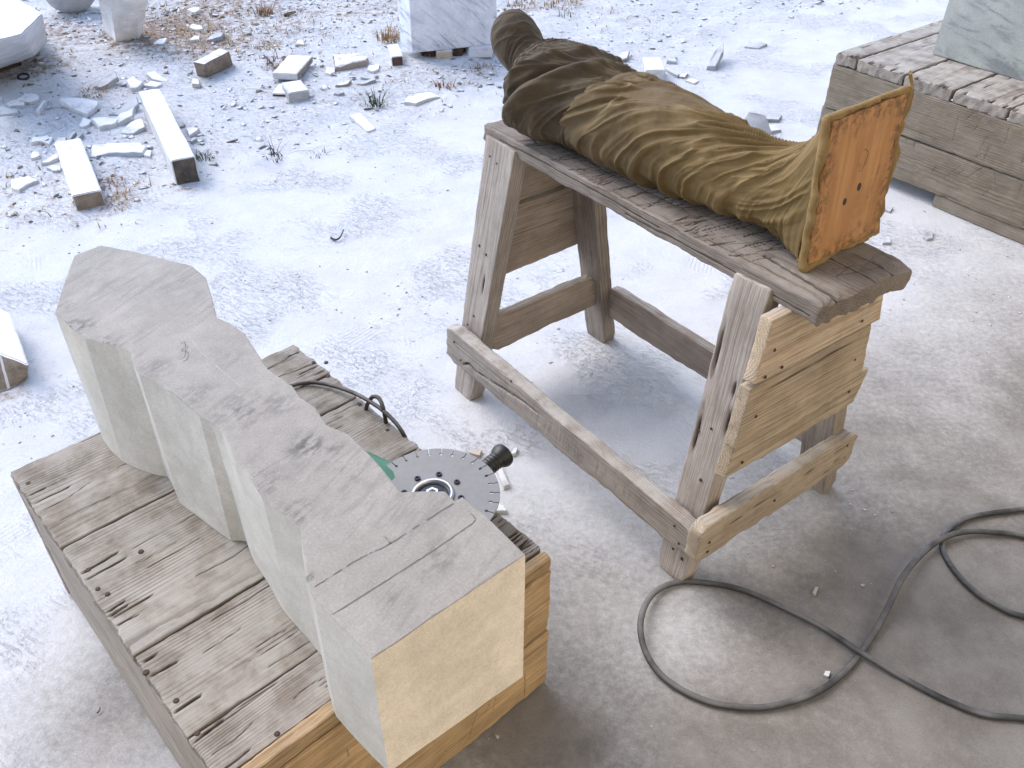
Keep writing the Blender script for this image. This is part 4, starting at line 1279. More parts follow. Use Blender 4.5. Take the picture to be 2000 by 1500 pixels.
lathe_obj('collar', [(.010, hl - .098), (.0205, hl - .095), (.0205, hl - .086), (.010, hl - .083)], M_RED, sh, seg=24)
# its cord
cp = [(gc[0] + gdir[0] * .398, gc[1] + gdir[1] * .398, .440), (gc[0] + gdir[0] * .45, gc[1] + gdir[1] * .45, .43), (-0.5479, 1.4874, 0.412), (-0.4852, 1.5349, 0.4075), (-0.4447, 1.5446, 0.4075), (-0.3951, 1.5257, 0.413), (-0.3456, 1.4897, 0.424), (-0.3031, 1.4464, 0.436), (-0.2714, 1.4178, 0.435), (-0.2435, 1.3919, 0.425), (-0.2254, 1.3778, 0.402), (-0.2207, 1.3928, 0.35), (-0.2413, 1.5287, 0.2), (-0.2816, 1.7062, 0.05), (-0.3512, 1.8098, 0.01), (-0.4399, 1.9398, 0.01), (-0.4472, 1.9252, 0.06), (-0.3836, 1.6914, 0.22), (-0.3265, 1.4913, 0.37), (-0.3109, 1.4592, 0.418), (-0.2958, 1.4486, 0.447), (-0.2797, 1.436, 0.452), (-0.2703, 1.4188, 0.437), (-0.2683, 1.4207, 0.398), (-0.2758, 1.4568, 0.33), (-0.3108, 1.6326, 0.15), (-0.3234, 1.7579, 0.02), (-0.284, 1.7014, 0.008)]
path = catmull([np.array(p_) for p_ in cp], 9)
V, F = tube_mesh(path, .0046, 8)
Vw = np.array(V) - np.array([gc[0], gc[1], .489])
ca, sa = gdir
Vl = np.stack([Vw[:, 0] * ca + Vw[:, 1] * sa, -Vw[:, 0] * sa + Vw[:, 1] * ca, Vw[:, 2]], -1)
mobj('cord', Vl, F, M_CORD, grinder, smooth=True)

# ================================================================== CABLE on the ground
cab = [(1.9371, 0.8217, 0.008), (1.3989, 0.8872, 0.008), (1.1706, 0.9468, 0.008), (1.0418, 0.9789, 0.008), (0.9628, 0.9883, 0.008), (0.9006, 1.0164, 0.008), (0.8236, 1.0698, 0.009), (0.7598, 1.1153, 0.018), (0.682, 1.1915, 0.016), (0.5852, 1.2612, 0.012), (0.5227, 1.296, 0.009), (0.4548, 1.3122, 0.008), (0.3958, 1.3145, 0.008), (0.3426, 1.2917, 0.012), (0.3061, 1.2477, 0.022), (0.2864, 1.188, 0.028), (0.2874, 1.1318, 0.024), (0.306, 1.0858, 0.014), (0.3383, 1.048, 0.009), (0.3848, 1.0172, 0.008), (0.4447, 0.9993, 0.008), (0.5173, 0.9965, 0.008), (0.5944, 1.0145, 0.01), (0.6677, 1.0519, 0.01), (0.736, 1.1064, 0.0065), (0.7908, 1.1663, 0.01), (0.8428, 1.2312, 0.02), (0.9091, 1.3222, 0.024), (0.9699, 1.3871, 0.02), (1.0359, 1.4389, 0.018), (1.1074, 1.4695, 0.014), (1.1874, 1.4773, 0.01), (1.2582, 1.465, 0.008), (1.3665, 1.4049, 0.008), (1.3887, 1.3062, 0.008), (1.2716, 1.213, 0.008), (1.1528, 1.2282, 0.008), (1.1064, 1.2542, 0.008), (1.0696, 1.2925, 0.008), (1.0466, 1.345, 0.007), (1.0409, 1.3996, 0.0062), (1.051, 1.4429, 0.0062), (1.0792, 1.4821, 0.007), (1.1352, 1.5225, 0.008), (1.2088, 1.5425, 0.008), (1.2986, 1.5558, 0.008), (1.5024, 1.5742, 0.008), (1.9932, 1.6254, 0.008)]
path = catmull([np.array(p_) for p_ in cab], 9)
path[:, 2] += ground_z(path[:, 0], path[:, 1])
path += np.stack([.0030 * vnoise(path * 9, 31), .0030 * vnoise(path * 9, 32), 0 * path[:, 0]], -1)
V, F = tube_mesh(path, .0070, 12)
tag(mobj('power_cable', V, F, M_RUBBER, smooth=True), 'thick dark grey cable looping over the floor in front of the trestle', 'cable')

# ================================================================== CRATE and the pale slab standing on it
CA = math.atan2(-.791, .612)
ce = np.array([math.cos(CA), math.sin(CA)]); cn = np.array([-math.sin(CA), math.cos(CA)])
co = np.array([1.318, 3.675])
crate = tag(empty('wooden_crate', (co[0], co[1], 0), CA), 'large grey weathered plank crate under the pale green-grey slab', 'crate')
C_CR = (.28, .25, .205, .35)
for k, (x0, x1) in enumerate(((.004, .100), (.106, .316), (.322, .522), (.532, .742), (.750, .965), (.972, 1.18), (1.188, 1.40))):
    r_ = random.Random(200 + k); W = x1 - x0
    cc = []
    for i in range(8):
        y = r_.uniform(-W / 2, W / 2); a = r_.uniform(.4, 1.0)
        cc.append((2, [(-.46, y), (-.46 + r_.uniform(.01, .05), y + r_.gauss(0, .004))], r_.uniform(.002, .005), .010))
    for i in range(5):
        x = r_.uniform(-.4, .3); y = r_.uniform(-W / 2, W / 2); cc.append((2, [(x, y), (x + .12, y + r_.gauss(0, .004))], .002, .003))
    board('plank', crate, frame(((x0 + x1) / 2, .445, .4285), (0, 1, 0), (0, 0, 1)), .92, W - .002, .043, (.38, .35, .325, .7), 210 + k, step=.012, stepyz=.006, r=.007, wear=1.3, bow=.004, ragged=.012, cuts=cc)
cr_ = random.Random(9)
for j, (z0, z1) in enumerate(((.055, .225), (.2295, .4055))):
    cc = []
    for i in range(24):
        x = cr_.uniform(-.5, .7); y = cr_.uniform(-.08, .08); a = math.radians(cr_.choice([55, 80, 100]) + cr_.gauss(0, 8)); l = cr_.uniform(.02, .10)
        cc.append((2, [(x, y), (x + l * math.cos(a), y + l * math.sin(a))], cr_.uniform(.0018, .0026), .0014, .5))
    board('front_board', crate, frame((.705, -.002, (z0 + z1) / 2), (1, 0, 0), (0, -1, 0)), 1.40, z1 - z0, .032, (.285, .25, .20, .28), 220 + j, step=.0038, stepyz=.0036, r=.006, wear=1.2, bow=.004, cuts=cc)
for z0, z1 in ((.06, .215), (.225, .300), (.305, .405)):
    board('side_board', crate, frame((.0, .46, (z0 + z1) / 2), (0, 1, 0), (-1, 0, 0)), .90, z1 - z0, .030, C_CR, 230 + int(z0 * 100), step=.02, r=.008, wear=1.5, bow=.008)
for x in (.10, .62, 1.3):
    board('skid', crate, frame((x, .46, .029), (0, 1, 0), (0, 0, 1)), .84, .09, .056, (.20, .17, .14, .1), 240 + int(x * 10), step=.03, r=.006)
board('base_strip', crate, frame((.98, .006, .027), (1, 0, 0), (0, -1, 0)), .80, .052, .03, (.33, .29, .24, .4), 246, step=.02, r=.006)

def prism(name, bot, top, color, mat=None, bevel=.004, parent=None, mats=None, face_mats=None, label=None, cat=None, group=None, rough=.002, seed=0):
    """a block between two plan outlines given as world points (x, y, z)"""
    n = len(bot)
    allp = np.array(list(bot) + list(top), float)
    c = allp.mean(0); c[2] = allp[:, 2].min()
    bm = bmesh.new()
    vb = [bm.verts.new(np.array(p_, float) - c) for p_ in bot]
    vt = [bm.verts.new(np.array(p_, float) - c) for p_ in top]
    fs = [bm.faces.new(vt), bm.faces.new(vb[::-1])]
    for i in range(n):
        fs.append(bm.faces.new((vb[i], vb[(i + 1) % n], vt[(i + 1) % n], vt[i])))
    for i, f in enumerate(fs):
        f.material_index = (face_mats or {}).get(i - 2 if i > 1 else ('top', 'bottom')[i], 0)
    bmesh.ops.recalc_face_normals(bm, faces=bm.faces)
    if bevel: bmesh.ops.bevel(bm, geom=list(bm.edges), offset=bevel, segments=2, affect='EDGES', clamp_overlap=True)
    if rough:
        dim = max(np.ptp(allp, axis=0))
        cutn = int(min(8, max(1, dim / .06)))
        bmesh.ops.triangulate(bm, faces=[f for f in bm.faces if len(f.verts) > 4])
        bmesh.ops.subdivide_edges(bm, edges=[e for e in bm.edges if e.calc_length() > .03], cuts=cutn, use_grid_fill=True)
        P = np.array([v.co[:] for v in bm.verts])
        d = np.stack([fbm(P * 22 + seed + k * 9, 3, 300 + k) for k in range(3)], -1) * rough
        for v, q in zip(bm.verts, d): v.co += Vector(q)
    me = bpy.data.meshes.new(name); bm.to_mesh(me); bm.free()
    for m in (mats or [mat or M_STONE]): me.materials.append(m)
    me.polygons.foreach_set('use_smooth', np.ones(len(me.polygons), dtype=bool))
    me.set_sharp_from_angle(angle=math.radians(28))
    o = link(bpy.data.objects.new(name, me), parent)
    o.location = c
    o.color = color
    if label: tag(o, label, cat, group)
    return o

WHITE = (.62, .625, .64, .95)
GREY = (.47, .475, .48, .9)
M_DIRTY = make_stone('weathered_marble_end', speck=.8, vein=.2, bump=1.0)
def mottled_mat(name, lo, hi):
    t = NT(name)
    p = t.n('TexCoord').outputs['Object']
    n = t.noise(p, 26.0, 6, .7); f = t.noise(p, 220.0, 3, .7)
    c = t.mix(t.ramp(n, .3, .7), lo, hi)
    c = t.mix(1.0, c, t.mix(f, (.7, .7, .7), (1.3, 1.3, 1.3)), 'MULTIPLY')
    t.set(t.b, 'Base Color', c); t.set(t.b, 'Roughness', .92)
    t.set(t.b, 'Normal', t.bump(t.math('ADD', n, f), .8, .004))
    return t.m
M_END = mottled_mat('dark_stone_end', (.055, .048, .042), (.13, .115, .10))  # near end of the bar, much darker than its other faces
M_TAN = mottled_mat('earthy_stone_end', (.185, .15, .115), (.34, .28, .22))
M_REDEND = mottled_mat('red_brown_end', (.075, .035, .028), (.14, .075, .06))
M_TIMBER = mottled_mat('dark_timber', (.03, .02, .014), (.09, .06, .04))  # very dark mottled brown

def up(p_, z): return (p_[0], p_[1], z)
def ext(a, b, k): return (a[0] + (b[0] - a[0]) * k, a[1] + (b[1] - a[1]) * k)
# slab on the crate
def cw(x, y, z): q = co + ce * x + cn * y; return (q[0], q[1], z)
s0, s1 = .245, 1.02
prism('marble_slab', [cw(s0, .285, .4505), cw(s1, .285, .4505), cw(s1, .40, .4505), cw(s0 - .004, .40, .4505)], [cw(s0 + .012, .285, 1.05), cw(s1, .285, 1.05), cw(s1, .40, 1.05), cw(s0 + .008, .40, 1.05)],
      (.40, .425, .41, .6), M_VEIN, label='pale green-grey marble slab standing upright on the weathered crate', cat='marble slab', seed=3)
# ================================================================== STONES in the yard
# the big chamfered block at the upper left, on timbers
b1b = [(-2.7091, 4.3254, 0.075), (-2.5933, 4.4583, 0.075), (-2.4955, 4.6282, 0.075), (-2.5318, 4.8889, 0.075), (-2.7895, 5.2625, 0.075), (-3.1516, 5.2329, 0.075)]
b1t = [(-2.325, 3.7917, 0.4), (-2.2208, 3.8948, 0.4), (-2.1599, 3.9727, 0.4), (-2.1924, 4.2705, 0.4), (-2.4239, 4.5033, 0.4), (-2.7408, 4.6442, 0.4)]
prism('stone_block', b1b, b1t, WHITE, label='big white chamfered stone block raised on a timber at the upper left', cat='stone block', bevel=.006, seed=11)
prism('timber_support', [(-2.7338, 4.2658, 0), (-2.6755, 4.5801, 0), (-2.6194, 4.7199, 0), (-2.7134, 4.846, 0), (-2.8714, 4.5454, 0)], [up((-2.7338, 4.2658, 0), .073), up((-2.6755, 4.5801, 0), .073), up((-2.6194, 4.7199, 0), .073), up((-2.7134, 4.846, 0), .073), up((-2.8714, 4.5454, 0), .073)], (.1, .08, .06, .1), M_TIMBER, label='dark timber under the big chamfered stone block', cat='timber')
# tapered pillar stone
pb = [(-2.4003, 5.3075, -0.01), (-2.2557, 5.1014, -0.01), (-2.1527, 5.1577, -0.01), (-2.1744, 5.2762, -0.01), (-2.3468, 5.4634, -0.01)]
pm = [(-2.2454, 4.9927, 0.26), (-2.1821, 4.9851, 0.26), (-2.0488, 4.9892, 0.26), (-1.979, 5.02, 0.26), (-2.1854, 5.1915, 0.26)]
pt = [tuple(np.array(b) + (np.array(m) - np.array(b)) * 1.35) for b, m in zip(pb, pm)]
prism('stone_pillar', pb, pt, (.80, .80, .80, .6), M_STONE, bevel=.005, label='pale tapered many-sided stone pillar standing among dry grass', cat='stone pillar', seed=21)
# round boulder
def boulder(name, p_, r, color, label, cat, seed, squash=1.0):
    bm = bmesh.new(); bmesh.ops.create_icosphere(bm, subdivisions=4, radius=r)
    P = np.array([v.co[:] for v in bm.verts]); n = P / r
    d = 1 + .06 * fbm(n * 1.6 + seed, 4, seed) + .025 * fbm(n * 6 + seed, 3, seed + 1)
    for v, k in zip(bm.verts, d): v.co *= k; v.co.z *= squash
    me = bpy.data.meshes.new(name); bm.to_mesh(me); bm.free(); me.materials.append(M_STONE)
    me.polygons.foreach_set('use_smooth', np.ones(len(me.polygons), dtype=bool))
    o = link(bpy.data.objects.new(name, me)); o.location = (p_[0], p_[1], r * squash * .93 + gz(p_[0], p_[1])); o.color = color
    return tag(o, label, cat)
boulder('round_stone', (-2.7179, 5.6842, 0), .155, (.42, .42, .43, .8), 'rounded grey-white boulder lying left of the tapered pillar', 'boulder', 31)
# veined slab on packing
v0, v1 = np.array((-0.5509, 4.8331, 0.045)[:2]), np.array((-0.093, 4.9971, 0.045)[:2])
vd = (v1 - v0) / np.linalg.norm(v1 - v0); vn = np.array([-vd[1], vd[0]])
vq = lambda a, b, z: (v0[0] + vd[0] * a + vn[0] * b, v0[1] + vd[1] * a + vn[1] * b, z)
vl = np.linalg.norm(v1 - v0)
prism('veined_slab', [vq(0, 0, .045), vq(vl, 0, .045), vq(vl, .16, .045), vq(-.025, .16, .045)], [vq(.0, .0, .55), vq(vl - .02, .0, .55), vq(vl - .02, .16, .55), vq(-.03, .16, .55)], (.70, .73, .80, .9), M_VEIN, bevel=.003,
      label='upright grey veined marble slab propped on small packing stones', cat='marble slab', seed=41)
prism('packing_block', [(-0.425, 4.8561, 0), (-0.3397, 4.8746, -0), (-0.3568, 4.9741, 0), (-0.4412, 4.9634, 0)], [up((-0.425, 4.8561, 0), .044), up((-0.3397, 4.8746, -0), .044), up((-0.3568, 4.9741, 0), .044), up((-0.4412, 4.9634, 0), .044)], (.55, .45, .36, .9), label='small tan packing block under the middle of the veined slab', cat='stone block', seed=42)
prism('packing_block', [(-0.2567, 4.8932, 0), (-0.1226, 4.9132, 0), (-0.1169, 5.0402, 0), (-0.288, 5.0185, -0)], [up((-0.2469, 4.9266, 0), .046), up((-0.1234, 4.9465, 0), .046), up((-0.1221, 5.0143, -0), .046), up((-0.2847, 5.01, 0), .046)], (.50, .50, .52, .9), label='white broken stone under the right end of the veined slab', cat='stone block', seed=43)
prism('packing_timber', [(-0.5126, 4.9031, -0), (-0.4391, 4.8967, 0), (-0.4478, 5.0143, 0), (-0.5219, 5.0123, 0)], [up((-0.5126, 4.9031, -0), .044), up((-0.4391, 4.8967, 0), .044), up((-0.4478, 5.0143, 0), .044), up((-0.5219, 5.0123, 0), .044)], (.1, .1, .1, .1), M_TIMBER, label='dark wood packing under the left part of the veined slab', cat='timber', seed=44)
prism('packing_timber', [(-0.336, 4.9077, 0), (-0.2883, 4.9089, 0), (-0.2684, 5.0276, 0), (-0.3427, 5.0257, 0)], [up((-0.336, 4.9077, 0), .044), up((-0.2883, 4.9089, 0), .044), up((-0.2684, 5.0276, 0), .044), up((-0.3427, 5.0257, 0), .044)], (.1, .1, .1, .1), M_TIMBER, label='dark wood packing between the tan block and the broken stone', cat='timber', seed=45)

def bar(name, a, b, w, h, color, label, cat, mats=None, face_mats=None, z0=-.008, side=1, seed=0, bevel=.004, tilt=(0, 0), rough=.0025):
    """a squared bar whose near left bottom edge runs from a to b (plan points)"""
    a, b = np.array(a[:2]), np.array(b[:2]); d = (b - a) / np.linalg.norm(b - a); n = np.array([d[1], -d[0]]) * side
    q = [a, a + n * w, b + n * w, b]
    zz = [0, 0, 1, 1]
    bot = [(p_[0], p_[1], z0 + tilt[k]) for p_, k in zip(q, zz)]
    top = [(p_[0], p_[1], z0 + tilt[k] + h) for p_, k in zip(q, zz)]
    return prism(name, bot, top, color, mats=mats, face_mats=face_mats, label=label, cat=cat, seed=seed, bevel=bevel, rough=rough)
# the square-ended bar and the flat block
bar('stone_bar', (-1.3823, 3.3328, 0), (-1.763, 4.0804, 0), .096, .115, WHITE, 'long square white stone bar with a dark near end', 'stone bar', [M_STONE, M_END], {0: 1}, seed=51)
bar('stone_block', (-1.7034, 3.1055, 0), (-1.976, 3.6014, 0), .108, .072, WHITE, 'short flat white stone block with an earthy brown near end', 'stone block', [M_STONE, M_TAN], {0: 1}, seed=52)
prism('stone_offcut', [(-1.6585, 4.5978, 0), (-1.5953, 4.562, 0), (-1.4993, 4.7404, -0), (-1.5673, 4.8024, 0)], [(-1.6399, 4.5364, 0.09), (-1.5725, 4.5004, 0.09), (-1.4974, 4.7044, 0.09), (-1.5634, 4.7513, 0.09)], (.45, .40, .36, 1), mats=[M_TAN, M_STONE], face_mats={'top': 1}, label='brown-grey squared stone offcut capped with white dust', cat='stone block', seed=53)
bar('stone_strip', (-1.1029, 4.4717, -0), (-1.0733, 4.7434, 0), .13, .035, WHITE, 'white stone strip with a dark broken edge behind the grey cube', 'stone strip', [M_STONE, M_TAN], {3: 1}, side=-1, seed=54, tilt=(.03, .03))
bar('stone_strip', (-1.1979, 4.2952, 0), (-1.1927, 4.4268, -0), .10, .03, WHITE, 'short white stone strip with a red-brown broken end under the grey cube', 'stone strip', [M_STONE, M_REDEND], {0: 1}, seed=55)
bar('stone_cube', (-1.0962, 4.2176, 0), (-1.1602, 4.3576, 0), .10, .062, (.44, .45, .47, .75), 'small grey stone cube lying against the white strips', 'stone cube', seed=56)
bar('stone_offcut', (-0.6543, 4.7382, 0), (-0.6983, 4.9315, 0), .062, .066, WHITE, 'small white offcut with a red-brown near end left of the veined slab', 'stone block', [M_STONE, M_REDEND], {0: 1}, seed=57)
prism('stone_block', [(-1.6017, 1.9358, 0), (-1.4729, 2.0027, 0), (-1.4411, 2.0611, 0), (-1.6076, 2.3178, 0), (-1.7901, 2.3151, 0)], [(-1.6217, 2.0423, 0.085), (-1.4999, 2.0689, 0.085), (-1.3898, 2.0116, 0.085), (-1.5621, 2.2751, 0.085), (-1.8113, 2.4241, 0.085)], (.62, .60, .595, .9), mats=[M_STONE, M_TAN], face_mats={0: 1, 1: 1}, label='pale stone block cut off by the left edge behind the work box', cat='stone block', seed=58)
bar('stone_block', (0.6655, 4.5145, 0), (0.6707, 4.7092, 0), .098, .085, (.58, .585, .60, .95), 'squared pale stone offcut lying behind the wrapped figure shoulder', 'stone block', seed=59)

# ================================================================== CHIPS AND FLAKES one can pick out
def chip(pts, t, color, label, cat='marble chip', name='marble_chip', tilt=(0, 0), seed=0, sink=.3):
    pts = np.array([(p_[0], p_[1]) for p_ in pts], float)
    c = pts.mean(0)
    if np.sum(pts[:, 0] * np.roll(pts[:, 1], -1) - np.roll(pts[:, 0], -1) * pts[:, 1]) < 0: pts = pts[::-1]
    r_ = random.Random(seed)
    top = []
    for i in range(len(pts)):
        a, b = pts[i], pts[(i + 1) % len(pts)]
        m = max(2, int(np.linalg.norm(b - a) / .03))
        for k in range(m):
            q = a + (b - a) * k / m - c
            top.append(q * (1 + r_.uniform(-.06, .06)))
    top = np.array(top); n = len(top)
    size = np.abs(top).max()
    P = []
    for s, z in ((.91, t), (.975, t * .90), (1.02, t * .45), (1.0, 0.0)):
        for q in top:
            w = fbm(np.array([[q[0] * 20 + seed, q[1] * 20, s]]), 2, 400)[0]
            P.append((q[0] * s, q[1] * s, z + t * .35 * w * (s < 1) + tilt[0] * q[0] + tilt[1] * q[1]))
    F = [tuple(range(n))]
    for r in range(3):
        for i in range(n):
            j = (i + 1) % n
            F.append((r * n + i, (r + 1) * n + i, (r + 1) * n + j, r * n + j))
    F.append(tuple(3 * n + i for i in range(n))[::-1])
    o = mobj(name, P, F, M_STONE, smooth=True, color=color)
    o.data.set_sharp_from_angle(angle=math.radians(30))
    lo = min(p_[2] for p_ in P)
    o.location = (c[0], c[1], gz(c[0], c[1]) - lo - t * sink)
    return tag(o, label, cat)

